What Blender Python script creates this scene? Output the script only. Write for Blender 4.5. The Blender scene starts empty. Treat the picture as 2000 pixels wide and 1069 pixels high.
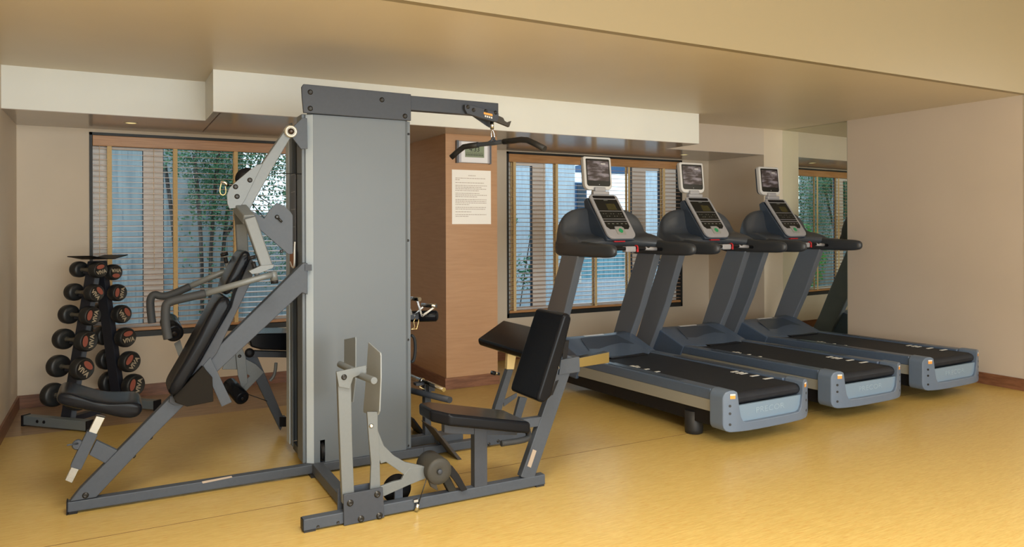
import bpy, bmesh, math, random
from mathutils import Vector, Matrix
random.seed(7)
scene = bpy.context.scene
C = scene.collection

# ------------------------------------------------------------------ camera
F_PX, CX, HY = 1438.04, 991.384, 444.508
YAW, ROLL, EYE = math.radians(28.155), math.radians(-0.201), 1.4
cd = bpy.data.cameras.new('camera'); cam = bpy.data.objects.new('camera', cd); C.objects.link(cam)
cam.location = (0, 0, EYE)
cam.rotation_mode = 'QUATERNION'
cam.rotation_quaternion = (Matrix.Rotation(-YAW, 3, 'Z') @ Matrix.Rotation(math.pi/2, 3, 'X') @ Matrix.Rotation(-ROLL, 3, 'Z').inverted()).to_quaternion()
cd.sensor_width = 36; cd.lens = F_PX/2000*36
cd.shift_x = (1000-CX)/2000; cd.shift_y = (HY-534.5)/2000
cd.clip_start = 0.05; cd.clip_end = 200
scene.camera = cam

# ------------------------------------------------------------------ world, lights, exposure
scene.view_settings.view_transform = 'Standard'; scene.view_settings.look = 'None'
scene.view_settings.gamma = 1.0; scene.view_settings.use_curve_mapping = False
scene.view_settings.exposure = 0.0
w = bpy.data.worlds.new('world'); scene.world = w; w.use_nodes = True
bg = w.node_tree.nodes['Background']; bg.inputs[0].default_value = (0.82, 0.92, 1.0, 1); bg.inputs[1].default_value = 1.9

def area(name, loc, target, sx, sy, power, color, spread=180):
    l = bpy.data.lights.new(name, 'AREA'); l.shape = 'RECTANGLE'; l.size = sx; l.size_y = sy
    l.energy = power; l.color = color; l.spread = math.radians(spread)
    o = bpy.data.objects.new(name, l); C.objects.link(o); o.location = loc
    d = Vector(target)-Vector(loc); o.rotation_euler = d.to_track_quat('-Z', 'Y').to_euler()
    return o
area('rear_daylight_fill', (2.2, -2.4, 1.5), (2.8, 6, 1.4), 6.5, 2.6, 400, (0.86, 0.96, 1.0))  # added rear fill standing in for daylight through an unseen opening
area('overhead_warm_fill', (2.6, -0.6, 3.2), (2.6, -0.4, 0), 4.2, 1.2, 130, (1.0, 0.90, 0.70), 110)  # added warm overhead fill, unseen; no ceiling panel is modelled
area('right_side_fill', (8.2, 1.2, 2.5), (6.0, 3.0, 0.5), 1.6, 1.2, 40, (1.0, 0.92, 0.74))  # unseen fill added from the right; no lamp stands there
area('overhead_floor_fill', (0.6, 1.4, 3.2), (0.6, 1.4, 0), 1.2, 1.2, 90, (1.0, 0.92, 0.76), 140)  # top light added to brighten the floor; no fixture above it

# ------------------------------------------------------------------ photo pixel + real distance -> point in the room
_c, _s = math.cos(YAW), math.sin(YAW)
def ray(px, py):
    a, b = (px-CX)/F_PX, (py-HY)/F_PX
    u = a*math.cos(ROLL)+b*math.sin(ROLL); v = -a*math.sin(ROLL)+b*math.cos(ROLL)
    return (_c*u+_s, _c-_s*u, -v)
def at(px, py, Y):
    d = ray(px, py); t = Y/d[1]; return Vector((d[0]*t, Y, EYE+d[2]*t))
def atx(px, py, X):
    d = ray(px, py); t = X/d[0]; return Vector((X, d[1]*t, EYE+d[2]*t))

# ------------------------------------------------------------------ materials
def mat(name, col, rough=0.5, metal=0.0, coat=0.0, spec=0.5, noise=0.0, scale=20, bump=0.0, stretch=None, emit=None):
    m = bpy.data.materials.new(name); m.use_nodes = True
    nt = m.node_tree; b = nt.nodes['Principled BSDF']
    b.inputs['Base Color'].default_value = (*col, 1); b.inputs['Roughness'].default_value = rough
    b.inputs['Metallic'].default_value = metal; b.inputs['Coat Weight'].default_value = coat
    b.inputs['Specular IOR Level'].default_value = spec
    if emit: b.inputs['Emission Color'].default_value = (*emit[0], 1); b.inputs['Emission Strength'].default_value = emit[1]
    if noise or bump:
        tc = nt.nodes.new('ShaderNodeTexCoord'); mp = nt.nodes.new('ShaderNodeMapping'); n = nt.nodes.new('ShaderNodeTexNoise')
        nt.links.new(tc.outputs['Object'], mp.inputs[0]); nt.links.new(mp.outputs[0], n.inputs['Vector'])
        mp.inputs['Scale'].default_value = stretch or (1, 1, 1); n.inputs['Scale'].default_value = scale; n.inputs['Detail'].default_value = 6
        if noise:
            r = nt.nodes.new('ShaderNodeMapRange'); r.inputs[3].default_value = 1-noise; r.inputs[4].default_value = 1+noise
            r.inputs[1].default_value = 0.3; r.inputs[2].default_value = 0.7
            mx = nt.nodes.new('ShaderNodeVectorMath'); mx.operation = 'SCALE'; mx.inputs[0].default_value = col
            nt.links.new(n.outputs['Fac'], r.inputs[0]); nt.links.new(r.outputs[0], mx.inputs['Scale']); nt.links.new(mx.outputs[0], b.inputs['Base Color'])
        if bump:
            bp = nt.nodes.new('ShaderNodeBump'); bp.inputs['Strength'].default_value = bump; bp.inputs['Distance'].default_value = 0.004
            nt.links.new(n.outputs['Fac'], bp.inputs['Height']); nt.links.new(bp.outputs[0], b.inputs['Normal'])
    return m

def two_noise_mat(name, c1, c2, stretch, scale, rough, lo=0.4, hi=0.6, bump=0.0, coat=0.0, second=None, spec=0.5):
    m = bpy.data.materials.new(name); m.use_nodes = True
    nt = m.node_tree; b = nt.nodes['Principled BSDF']; N = nt.nodes.new; L = nt.links.new
    tc = N('ShaderNodeTexCoord'); mp = N('ShaderNodeMapping'); n = N('ShaderNodeTexNoise'); cr = N('ShaderNodeValToRGB')
    mp.inputs['Scale'].default_value = stretch; n.inputs['Scale'].default_value = scale; n.inputs['Detail'].default_value = 8; n.inputs['Roughness'].default_value = 0.65
    L(tc.outputs['Object'], mp.inputs[0]); L(mp.outputs[0], n.inputs['Vector']); L(n.outputs['Fac'], cr.inputs[0])
    cr.color_ramp.elements[0].position = lo; cr.color_ramp.elements[1].position = hi
    cr.color_ramp.elements[0].color = (*c1, 1); cr.color_ramp.elements[1].color = (*c2, 1)
    out = cr.outputs[0]
    if second:
        st2, sc2, c3, amt = second
        mp2 = N('ShaderNodeMapping'); n2 = N('ShaderNodeTexNoise'); mx = N('ShaderNodeMix'); mx.data_type = 'RGBA'; r = N('ShaderNodeMapRange')
        mp2.inputs['Scale'].default_value = st2; n2.inputs['Scale'].default_value = sc2; n2.inputs['Detail'].default_value = 4
        L(tc.outputs['Object'], mp2.inputs[0]); L(mp2.outputs[0], n2.inputs['Vector'])
        r.inputs[1].default_value = 0.52; r.inputs[2].default_value = 0.68; r.inputs[3].default_value = 0; r.inputs[4].default_value = amt
        L(n2.outputs['Fac'], r.inputs[0]); L(r.outputs[0], mx.inputs[0]); L(out, mx.inputs[6]); mx.inputs[7].default_value = (*c3, 1); out = mx.outputs[2]
    L(out, b.inputs['Base Color']); b.inputs['Roughness'].default_value = rough; b.inputs['Coat Weight'].default_value = coat
    b.inputs['Specular IOR Level'].default_value = spec
    if bump:
        bp = N('ShaderNodeBump'); bp.inputs['Strength'].default_value = bump; bp.inputs['Distance'].default_value = 0.003
        L(n.outputs['Fac'], bp.inputs['Height']); L(bp.outputs[0], b.inputs['Normal'])
    return m

WALL = mat('beige_wall_paint', (0.66, 0.56, 0.44), 0.55, noise=0.03, scale=2)
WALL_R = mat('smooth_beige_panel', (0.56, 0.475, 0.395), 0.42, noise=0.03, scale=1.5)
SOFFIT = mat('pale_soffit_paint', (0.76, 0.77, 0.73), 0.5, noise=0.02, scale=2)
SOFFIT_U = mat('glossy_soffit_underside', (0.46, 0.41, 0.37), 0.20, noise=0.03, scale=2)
CEIL = mat('satin_tan_ceiling', (0.66, 0.57, 0.42), 0.36, noise=0.04, scale=1)
FLOOR = two_noise_mat('yellow_vinyl_floor', (0.47, 0.325, 0.095), (0.585, 0.43, 0.150), (2.5, 34, 1), 5.0, 0.30, 0.34, 0.64, bump=0.03,
                      second=((2.6, 34, 1), 8.0, (0.46, 0.24, 0.06), 0.75))
FLOOR2 = two_noise_mat('brown_floor_strip', (0.26, 0.17, 0.10), (0.39, 0.265, 0.16), (1.5, 12, 1), 3.0, 0.30, 0.36, 0.62)
SKIRT = two_noise_mat('red_brown_skirting', (0.15, 0.06, 0.03), (0.24, 0.105, 0.055), (1.5, 1.5, 14), 3.0, 0.4)
VENEER = two_noise_mat('beech_veneer', (0.42, 0.23, 0.115), (0.49, 0.28, 0.15), (1.2, 1.2, 16), 3.0, 0.42, 0.3, 0.7)
BLINDWOOD = two_noise_mat('orange_blind_wood', (0.46, 0.22, 0.08), (0.56, 0.29, 0.12), (1, 3, 20), 4.0, 0.35)
SLAT = mat('blind_slat_wood', (0.52, 0.335, 0.225), 0.22, spec=0.6, noise=0.06, scale=6)
TAPE = mat('ladder_tape_cloth', (0.78, 0.57, 0.29), 0.8, noise=0.06, scale=120)
BLACKFRAME = mat('black_window_surround', (0.012, 0.013, 0.013), 0.5)
WINFRAME = mat('pale_window_frame', (0.90, 0.86, 0.82), 0.45)
DARKSEAL = mat('dark_glazing_seal', (0.02, 0.03, 0.06), 0.5)
GREY = mat('slate_grey_powder_coat', (0.058, 0.069, 0.090), 0.45, spec=0.3, noise=0.05, scale=60)
GREYD = mat('dark_slate_powder_coat', (0.044, 0.051, 0.067), 0.45, spec=0.3, noise=0.05, scale=60)
SILVER = mat('silver_powder_coat', (0.135, 0.150, 0.160), 0.42, noise=0.03, scale=80, metal=0.15)
SHROUD = mat('grey_shroud_paint', (0.105, 0.124, 0.146), 0.44, noise=0.02, scale=3)
SHROUD_LIT = mat('lit_shroud_edge', (0.38, 0.44, 0.50), 0.38)  # shroud grey lightened to paint in the glow on its edges
VINYL = mat('black_vinyl', (0.006, 0.007, 0.010), 0.22, spec=0.12)
RUBBER = mat('black_rubber', (0.013, 0.013, 0.014), 0.55)
FOAM = mat('dark_foam_grip', (0.018, 0.021, 0.026), 0.7, bump=0.1, scale=150)
BLACKPL = mat('black_plastic', (0.009, 0.009, 0.011), 0.45, spec=0.2)
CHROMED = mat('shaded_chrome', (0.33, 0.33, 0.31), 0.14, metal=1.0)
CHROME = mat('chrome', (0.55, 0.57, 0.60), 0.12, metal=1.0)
BOLT = mat('black_bolt', (0.010, 0.010, 0.011), 0.35)
WHITE = mat('white_decal', (0.70, 0.70, 0.68), 0.5)
ORANGE = mat('orange_decal', (0.75, 0.33, 0.06), 0.5)
PAPERBR = mat('tan_sticker', (0.36, 0.29, 0.23), 0.6)
CABLE = mat('black_cable', (0.008, 0.008, 0.008), 0.4)
BRASS = mat('gold_carabiner', (0.60, 0.46, 0.22), 0.25, metal=0.9)
# treadmill
TM_BLUE = mat('blue_grey_plastic', (0.072, 0.104, 0.165), 0.32, noise=0.04, scale=40)
TM_DARK = mat('dark_blue_grey_plastic', (0.040, 0.056, 0.086), 0.34, noise=0.04, scale=40)
TM_REAR = mat('pale_blue_grey_cap', (0.115, 0.155, 0.225), 0.36, noise=0.02, scale=30)
TM_INSET = mat('light_blue_grey_inset', (0.18, 0.26, 0.36), 0.32)
GRAPHITE = mat('graphite_console_plastic', (0.052, 0.060, 0.074), 0.34, noise=0.03, scale=40)
ARMGREY = mat('charcoal_arm_rubber', (0.036, 0.041, 0.050), 0.42)
TM_CREAM = mat('champagne_side_panel', (0.26, 0.255, 0.225), 0.45)
TM_POST = mat('grey_upright_paint', (0.140, 0.160, 0.195), 0.34, metal=0.2)
BELT = mat('black_running_belt', (0.016, 0.019, 0.027), 0.6, spec=0.2, noise=0.12, scale=14, stretch=(1, 6, 1))
BEZEL = mat('white_bezel_plastic', (0.62, 0.62, 0.63), 0.3)
CONSIL = mat('silver_console_plastic', (0.34, 0.34, 0.37), 0.32)
DISPLAY = mat('black_display', (0.012, 0.013, 0.013), 0.3, spec=0.3)
GREEN = mat('green_button', (0.02, 0.30, 0.12), 0.4)
RED = mat('red_button', (0.55, 0.02, 0.03), 0.35)
def screen_mat():
    m = bpy.data.materials.new('grey_screen_picture'); m.use_nodes = True
    nt = m.node_tree; b = nt.nodes['Principled BSDF']; N = nt.nodes.new; L = nt.links.new
    tc = N('ShaderNodeTexCoord'); mp = N('ShaderNodeMapping'); n = N('ShaderNodeTexNoise'); cr = N('ShaderNodeValToRGB')
    mp.inputs['Scale'].default_value = (1, 1, 4.5); mp.inputs['Rotation'].default_value = (0, 0.18, 0)
    n.inputs['Scale'].default_value = 7; n.inputs['Detail'].default_value = 5; n.inputs['Roughness'].default_value = 0.6
    L(tc.outputs['Object'], mp.inputs[0]); L(mp.outputs[0], n.inputs['Vector']); L(n.outputs['Fac'], cr.inputs[0])
    e = cr.color_ramp.elements; e[0].position = 0.46; e[0].color = (0.035, 0.025, 0.026, 1); e[1].position = 0.66; e[1].color = (0.22, 0.20, 0.23, 1)
    L(cr.outputs[0], b.inputs['Base Color']); b.inputs['Roughness'].default_value = 0.4; b.inputs['Coat Weight'].default_value = 0.05
    L(cr.outputs[0], b.inputs['Emission Color']); b.inputs['Emission Strength'].default_value = 0.25
    return m
SCREEN = screen_mat()
MIRROR = mat('mirror_glass', (0.80, 0.84, 0.76), 0.0, metal=1.0)
def glass_mat():
    m = bpy.data.materials.new('window_glass'); m.use_nodes = True
    nt = m.node_tree; nt.nodes.clear(); N = nt.nodes.new; L = nt.links.new
    o = N('ShaderNodeOutputMaterial'); mx = N('ShaderNodeMixShader'); t = N('ShaderNodeBsdfTransparent'); g = N('ShaderNodeBsdfGlossy'); fr = N('ShaderNodeFresnel')
    t.inputs[0].default_value = (0.90, 0.96, 0.98, 1); g.inputs['Roughness'].default_value = 0.02; fr.inputs[0].default_value = 1.12
    L(fr.outputs[0], mx.inputs[0]); L(t.outputs[0], mx.inputs[1]); L(g.outputs[0], mx.inputs[2]); L(mx.outputs[0], o.inputs[0])
    return m
GLASS = glass_mat()
# outside
CONCRETE = two_noise_mat('streaked_concrete_render', (0.23, 0.28, 0.30), (0.34, 0.395, 0.41), (5, 5, 0.6), 2.2, 0.9, 0.35, 0.65, second=((14, 14, 0.5), 3.0, (0.12, 0.17, 0.2), 0.6))
RENDERW = two_noise_mat('pale_blue_render', (0.50, 0.62, 0.74), (0.62, 0.73, 0.83), (6, 6, 1), 4, 0.9)
DGLASS = mat('dark_window_pane', (0.03, 0.06, 0.10), 0.1, coat=0.3)
CURTAIN = two_noise_mat('pale_blue_curtain', (0.10, 0.30, 0.42), (0.28, 0.55, 0.68), (14, 1, 0.3), 3, 0.7)
BLUEFRAME = mat('blue_window_frame', (0.04, 0.12, 0.26), 0.5)
LEAF = two_noise_mat('tree_leaves', (0.035, 0.11, 0.055), (0.09, 0.23, 0.11), (1, 1, 1), 6, 0.5)
LEAFL = two_noise_mat('bright_shrub_leaves', (0.05, 0.28, 0.05), (0.16, 0.50, 0.10), (1, 1, 1), 8, 0.5)
BARK = two_noise_mat('grey_bark', (0.03, 0.03, 0.03), (0.10, 0.095, 0.09), (8, 8, 1), 4, 0.9)
SOIL = two_noise_mat('courtyard_paving', (0.20, 0.22, 0.23), (0.32, 0.34, 0.35), (1, 1, 1), 3, 0.9)
# wall objects
CLOCKF = mat('silver_clock_frame', (0.45, 0.45, 0.50), 0.3, metal=0.4)
LCD = mat('grey_green_lcd', (0.23, 0.28, 0.19), 0.3)
PAPER = mat('laminated_white_paper', (0.95, 0.94, 0.92), 0.16, coat=1.0)
INK = mat('grey_ink', (0.46, 0.40, 0.37), 0.6)
LAMP = mat('lit_lamp_glass', (0.8, 0.7, 0.4), 0.4, emit=((1.0, 0.80, 0.35), 0.85))
RED_OVAL = mat('faded_red_decal', (0.30, 0.085, 0.06), 0.5)
BEIGEINK = mat('beige_lettering', (0.40, 0.34, 0.25), 0.5)
NAVY = mat('dark_navy_powder_coat', (0.018, 0.021, 0.032), 0.4)

# ------------------------------------------------------------------ mesh helpers (all vertices in room coordinates)
class B:
    def __init__(s): s.bm = bmesh.new()
    def box(s, x0, x1, y0, y1, z0, z1):
        v = [s.bm.verts.new((x, y, z)) for z in (z0, z1) for x, y in ((x0, y0), (x1, y0), (x1, y1), (x0, y1))]
        for f in ((0, 3, 2, 1), (4, 5, 6, 7), (0, 1, 5, 4), (1, 2, 6, 5), (2, 3, 7, 6), (3, 0, 4, 7)): s.bm.faces.new([v[i] for i in f])
        return s
    def prism(s, pts, off):                      # polygon (list of 3D) extruded by off
        off = Vector(off); n = len(pts)
        a = [s.bm.verts.new(Vector(p)) for p in pts]; b = [s.bm.verts.new(Vector(p)+off) for p in pts]
        f1 = s.bm.faces.new(a); f2 = s.bm.faces.new(b[::-1])
        for i in range(n):
            j = (i+1) % n; s.bm.faces.new((a[j], a[i], b[i], b[j]))
        return s
    def plate(s, px, Y0, Y1):                     # side outline measured at distance Y0, real thickness to Y1
        return s.prism([at(x, y, Y0) for x, y in px], (0, Y1-Y0, 0))
    def xz(s, pts, y0, y1): return s.prism([(x, y0, z) for x, z in pts], (0, y1-y0, 0))
    def yz(s, pts, x0, x1): return s.prism([(x0, y, z) for y, z in pts], (x1-x0, 0, 0))
    def xy(s, pts, z0, z1): return s.prism([(x, y, z0) for x, y in pts], (0, 0, z1-z0))
    def beam(s, p0, p1, w, h, up=(0, 0, 1)):      # rectangular tube; w across, h along 'up'
        p0, p1 = Vector(p0), Vector(p1); d = (p1-p0).normalized(); up = Vector(up)
        if abs(d.dot(up)) > 0.98: up = Vector((1, 0, 0))
        sd = d.cross(up).normalized(); u = sd.cross(d).normalized()
        q = [sd*(-w/2)+u*(-h/2), sd*(w/2)+u*(-h/2), sd*(w/2)+u*(h/2), sd*(-w/2)+u*(h/2)]
        return s.prism([p0+k for k in q], p1-p0)
    def tube(s, pts, r, seg=14, rr=None, caps=True, smooth_path=0):
        pts = [Vector(p) for p in pts]
        for _ in range(smooth_path):
            o = [pts[0]]
            for a, b in zip(pts, pts[1:]): o += [a*.75+b*.25, a*.25+b*.75]
            pts = o+[pts[-1]]; rr = None
        rings = []; prev = None
        for i, p in enumerate(pts):
            d = (pts[min(i+1, len(pts)-1)]-pts[max(i-1, 0)]).normalized()
            if prev is None:
                a = Vector((0, 0, 1)) if abs(d.z) < .9 else Vector((1, 0, 0)); u = d.cross(a).normalized()
            else: u = (prev-d*prev.dot(d)).normalized()
            prev = u; v = d.cross(u); R = rr[i] if rr else r
            rings.append([s.bm.verts.new(p+(u*math.cos(t)+v*math.sin(t))*R) for t in [2*math.pi*k/seg for k in range(seg)]])
        for A, D in zip(rings, rings[1:]):
            for k in range(seg):
                f = s.bm.faces.new((A[k], A[(k+1) % seg], D[(k+1) % seg], D[k])); f.smooth = True
        if caps: s.bm.faces.new(rings[0][::-1]); s.bm.faces.new(rings[-1])
        return s
    def cyl(s, p0, p1, r, seg=24): return s.tube([p0, p1], r, seg)
    def ring(s, c, axis, r, tr, seg=24):
        axis = Vector(axis).normalized(); a = Vector((0, 0, 1)) if abs(axis.z) < .9 else Vector((1, 0, 0))
        u = axis.cross(a).normalized(); v = axis.cross(u); c = Vector(c)
        P = [c+(u*math.cos(t)+v*math.sin(t))*r for t in [2*math.pi*k/seg for k in range(seg+1)]]
        return s.tube(P, tr, 8, caps=False)
    def lathe(s, c, axis, prof, seg=28):          # profile (along axis, radius)
        axis = Vector(axis).normalized(); c = Vector(c)
        a = Vector((0, 0, 1)) if abs(axis.z) < .9 else Vector((1, 0, 0))
        u = axis.cross(a).normalized(); v = axis.cross(u)
        rings = [[s.bm.verts.new(c+axis*h+(u*math.cos(t)+v*math.sin(t))*max(r, .0004)) for t in [2*math.pi*k/seg for k in range(seg)]] for h, r in prof]
        for A, D in zip(rings, rings[1:]):
            for k in range(seg):
                s.bm.faces.new((A[k], A[(k+1) % seg], D[(k+1) % seg], D[k])).smooth = True
        s.bm.faces.new(rings[0][::-1]); s.bm.faces.new(rings[-1])
        return s
    def quad(s, a, b, c, d):
        s.bm.faces.new([s.bm.verts.new(Vector(p)) for p in (a, b, c, d)]); return s

ORIG = {}
def pad(outline, Y0, Y1, ring=.022, inset=.010):      # upholstered cushion: coarse cage, smoothed by subdivision
    P = [at(x, y, Y0) for x, y in outline]; n = len(P)
    A2 = sum(P[i].x*P[(i+1) % n].z-P[(i+1) % n].x*P[i].z for i in range(n)); sg = 1 if A2 > 0 else -1
    def ins(d):
        out = []
        for i in range(n):
            a, p, c_ = P[i-1], P[i], P[(i+1) % n]
            e1 = Vector((p.x-a.x, p.z-a.z)).normalized(); e2 = Vector((c_.x-p.x, c_.z-p.z)).normalized()
            m = Vector((-e1.y-e2.y, e1.x+e2.x))*sg; m = m.normalized() if m.length > 1e-6 else m
            out.append((p.x+m.x*d, p.z+m.y*d))
        return out
    b = B(); rings = []
    for y, d in ((Y0, inset), (Y0+ring, 0), ((Y0+Y1)/2, 0), (Y1-ring, 0), (Y1, inset)):
        rings.append([b.bm.verts.new((x, y, z)) for x, z in ins(d)])
    for R, S in zip(rings, rings[1:]):
        for k in range(n): b.bm.faces.new((R[k], R[(k+1) % n], S[(k+1) % n], S[k]))
    b.bm.faces.new(rings[0][::-1]); b.bm.faces.new(rings[-1]); return b

def obj(name, b, m, parent=None, bevel=0.0, seg=2, subsurf=0, smooth=None, kind=None, label=None, mats=None):
    bm = b.bm if isinstance(b, B) else b
    bmesh.ops.recalc_face_normals(bm, faces=bm.faces)
    o0 = ORIG.get(parent.name, Vector((0, 0, 0))) if parent else Vector((0, 0, 0))
    if not parent:
        zs = [v.co for v in bm.verts]
        o0 = Vector(((min(v.x for v in zs)+max(v.x for v in zs))/2, (min(v.y for v in zs)+max(v.y for v in zs))/2, min(v.z for v in zs)))
    bmesh.ops.translate(bm, verts=bm.verts, vec=-o0)
    me = bpy.data.meshes.new(name); bm.to_mesh(me); bm.free()
    o = bpy.data.objects.new(name, me); C.objects.link(o)
    for mm in (mats or [m]): me.materials.append(mm)
    if smooth is True:
        for p in me.polygons: p.use_smooth = True
    if parent: o.parent = parent
    else: o.location = o0
    ORIG[o.name] = o0
    if bevel:
        md = o.modifiers.new('bevel', 'BEVEL'); md.width = bevel; md.segments = seg; md.limit_method = 'ANGLE'; md.angle_limit = math.radians(35)
        md.use_clamp_overlap = True
        if seg > 2:
            for p in me.polygons: p.use_smooth = True
            wn = o.modifiers.new('wn', 'WEIGHTED_NORMAL'); wn.keep_sharp = True; wn.weight = 90
    if subsurf:
        md = o.modifiers.new('ss', 'SUBSURF'); md.levels = subsurf; md.render_levels = subsurf
    if kind: o['kind'] = kind
    if label: o['label'] = label
    return o
def thing(name, label, cat, loc, group=None):
    o = bpy.data.objects.new(name, None); C.objects.link(o); o.location = loc; o['label'] = label; o['category'] = cat
    o.empty_display_size = 0.1
    if group: o['group'] = group
    ORIG[o.name] = Vector(loc); return o
def tag(o, label, cat, group=None):
    o['label'] = label; o['category'] = cat
    if group: o['group'] = group
    return o
def struct(name, b, m, **k): return obj(name, b, m, kind='structure', **k)
def text_bm(s, size, origin, xdir, ydir, depth=0.001, cx=True, bold=0.0):
    cu = bpy.data.curves.new('t', 'FONT'); cu.body = s; cu.size = size; cu.extrude = depth/2; cu.resolution_u = 3; cu.offset = size*bold
    cu.align_x = 'CENTER' if cx else 'LEFT'; cu.align_y = 'CENTER'
    to = bpy.data.objects.new('t', cu); C.objects.link(to)
    bpy.context.view_layer.update()
    me = bpy.data.meshes.new_from_object(to.evaluated_get(bpy.context.evaluated_depsgraph_get()))
    bpy.data.objects.remove(to); bpy.data.curves.remove(cu)
    X, Yv = Vector(xdir).normalized(), Vector(ydir).normalized(); Z = X.cross(Yv)
    M = Matrix((X, Yv, Z)).transposed().to_4x4(); M.translation = Vector(origin)
    b = B(); b.bm.from_mesh(me); b.bm.transform(M); bpy.data.meshes.remove(me)
    return b
def copy_tree(o, parent=None):
    c = o.copy(); C.objects.link(c)
    if parent: c.parent = parent
    for ch in list(o.children): copy_tree(ch, c)
    return c

# ------------------------------------------------------------------ room shell
XL, XR, YW = -0.665, 6.80, 6.865      # left wall, right wall, window wall
ZC, ZS = 2.51, 2.214                  # ceiling, soffit underside
Y2, Y1 = 5.985, 5.49                  # soffit fronts
XC, XE, XP = 0.615, 5.075, 6.50
YL = 3.40                             # where the low ceiling ends
W1 = (-0.172, 2.25, 0.50, 2.187); W2 = (3.665, 6.07, 0.44, 2.205)   # window openings

struct('floor', B().box(XL-.3, 9.5, -2.6, 5.95, -.1, 0).box(2.53, 9.5, 5.95, 7.1, -.1, 0), FLOOR)
struct('floor', B().box(XL-.3, 2.53, 5.95, 7.1, -.1, 0), FLOOR2)
struct('trim_1', B().box(XL, 6.8, 3.818, 3.822, -.001, 0.0006), mat('floor_seam', (0.14, 0.075, 0.03), .7))
b = B().box(XL-.3, XL, -2.6, 7.1, 0, 3.45); struct('wall_left', b, WALL)
b = B()
for (x0, x1) in ((XL-.1, W1[0]), (W1[1], W2[0]), (W2[1], XR+.3)): b.box(x0, x1, YW, YW+.22, 0, 2.6)
b.box(W1[0], W1[1], YW, YW+.22, 0, W1[2]); b.box(W2[0], W2[1], YW, YW+.22, 0, W2[2])
b.box(W1[0], W1[1], YW, YW+.22, W1[3], 2.6); b.box(W2[0], W2[1], YW, YW+.22, W2[3], 2.6)
struct('wall_back', b, WALL)
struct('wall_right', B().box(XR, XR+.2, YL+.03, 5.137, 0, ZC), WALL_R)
struct('wall_right', B().box(XR+.052, XR+.2, 5.137, 7.0, 0, ZC), WALL)
struct('trim_2', B().box(XR-.005, XR+.2, YL, YL+.03, 0, ZC), mat('pale_corner_trim', (0.62, 0.66, 0.56), .4))
struct('wall_column', B().box(XP, XR+.052, Y2, YW, 0, ZC), WALL)
struct('wall_front', B().box(XL-.3, 9.5, -2.8, -2.6, 0, 3.45), WALL)
struct('wall_side', B().box(9.3, 9.5, -2.6, YL+.2, 0, 3.45).box(XR+.2, 9.5, YL+.03, YL+.2, 0, 3.45), WALL)
struct('ceiling', B().box(XL, XR+.2, YL+.05, YW+.2, ZC, ZC+.1), CEIL)
struct('ceiling', B().box(XL-.3, 9.5, -2.8, YL+.1, 3.4, 3.5), CEIL)
struct('wall_bulkhead', B().box(XL-.3, 9.5, YL, YL+.05, ZC, 3.45), mat('shaded_tan_bulkhead', (0.31, 0.252, 0.152), .45))  # ceiling tan darkened to stand in for weaker light on this face
# soffits: pale faces, glossy undersides
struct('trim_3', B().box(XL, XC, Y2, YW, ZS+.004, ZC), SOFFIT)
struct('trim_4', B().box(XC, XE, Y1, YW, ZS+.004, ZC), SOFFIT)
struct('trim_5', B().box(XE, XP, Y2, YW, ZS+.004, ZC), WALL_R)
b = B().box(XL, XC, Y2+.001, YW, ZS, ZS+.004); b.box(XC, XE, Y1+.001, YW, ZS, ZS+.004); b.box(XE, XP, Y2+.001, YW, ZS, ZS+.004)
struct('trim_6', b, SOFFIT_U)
struct('trim_7', B().box(0.66, 0.668, Y1+.01, YW-.2, ZS-.0015, ZS), mat('soffit_joint', (0.16, 0.11, 0.09), .6))
# wood clad column
struct('wall_clad_column', B().box(2.53, 3.03, 5.858, YW, 0, ZS), VENEER)
struct('baseboard_column', B().box(2.515, 3.045, 5.845, YW-.012, 0, .10), SKIRT, bevel=.002)
b = B().box(XL, W1[0]+.05, YW-.015, YW, 0, .10); b.box(W1[0]+.05, 2.515, YW-.015, YW, 0, .10); b.box(3.045, XP, YW-.015, YW, 0, .10)
struct('baseboard_back', b, SKIRT)
struct('baseboard_left', B().box(XL, XL+.015, -2.6, YW, 0, .10), SKIRT)
struct('baseboard_right', B().box(XR-.015, XR, YL, 5.137, 0, .10), SKIRT)
struct('baseboard_pillar', B().box(XP-.013, XP, Y2-.013, YW-.016, 0, .10).box(XP-.013, XR+.04, Y2-.013, Y2-.0005, 0, .10), SKIRT)
# mirror on the right wall
mir = thing('wall_mirror', 'tall frameless mirror on the right wall reflecting the treadmills and window blinds', 'mirror', (XR, 5.56, 0.1))
obj('mirror_panel', B().prism([(XR+.0005, Y2-.001, .001), (XR+.0425, 5.1375, .001), (XR+.0515, 5.1375, .001), (XR+.0515, Y2-.001, .001)], (0, 0, ZC-.003)), MIRROR, mir)
obj('edge_strip', B().box(XR-.001, XR+.003, 5.1375, 5.139, .001, ZC-.002), mat('green_glass_edge', (.08, .16, .12), .3), mir)

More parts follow.
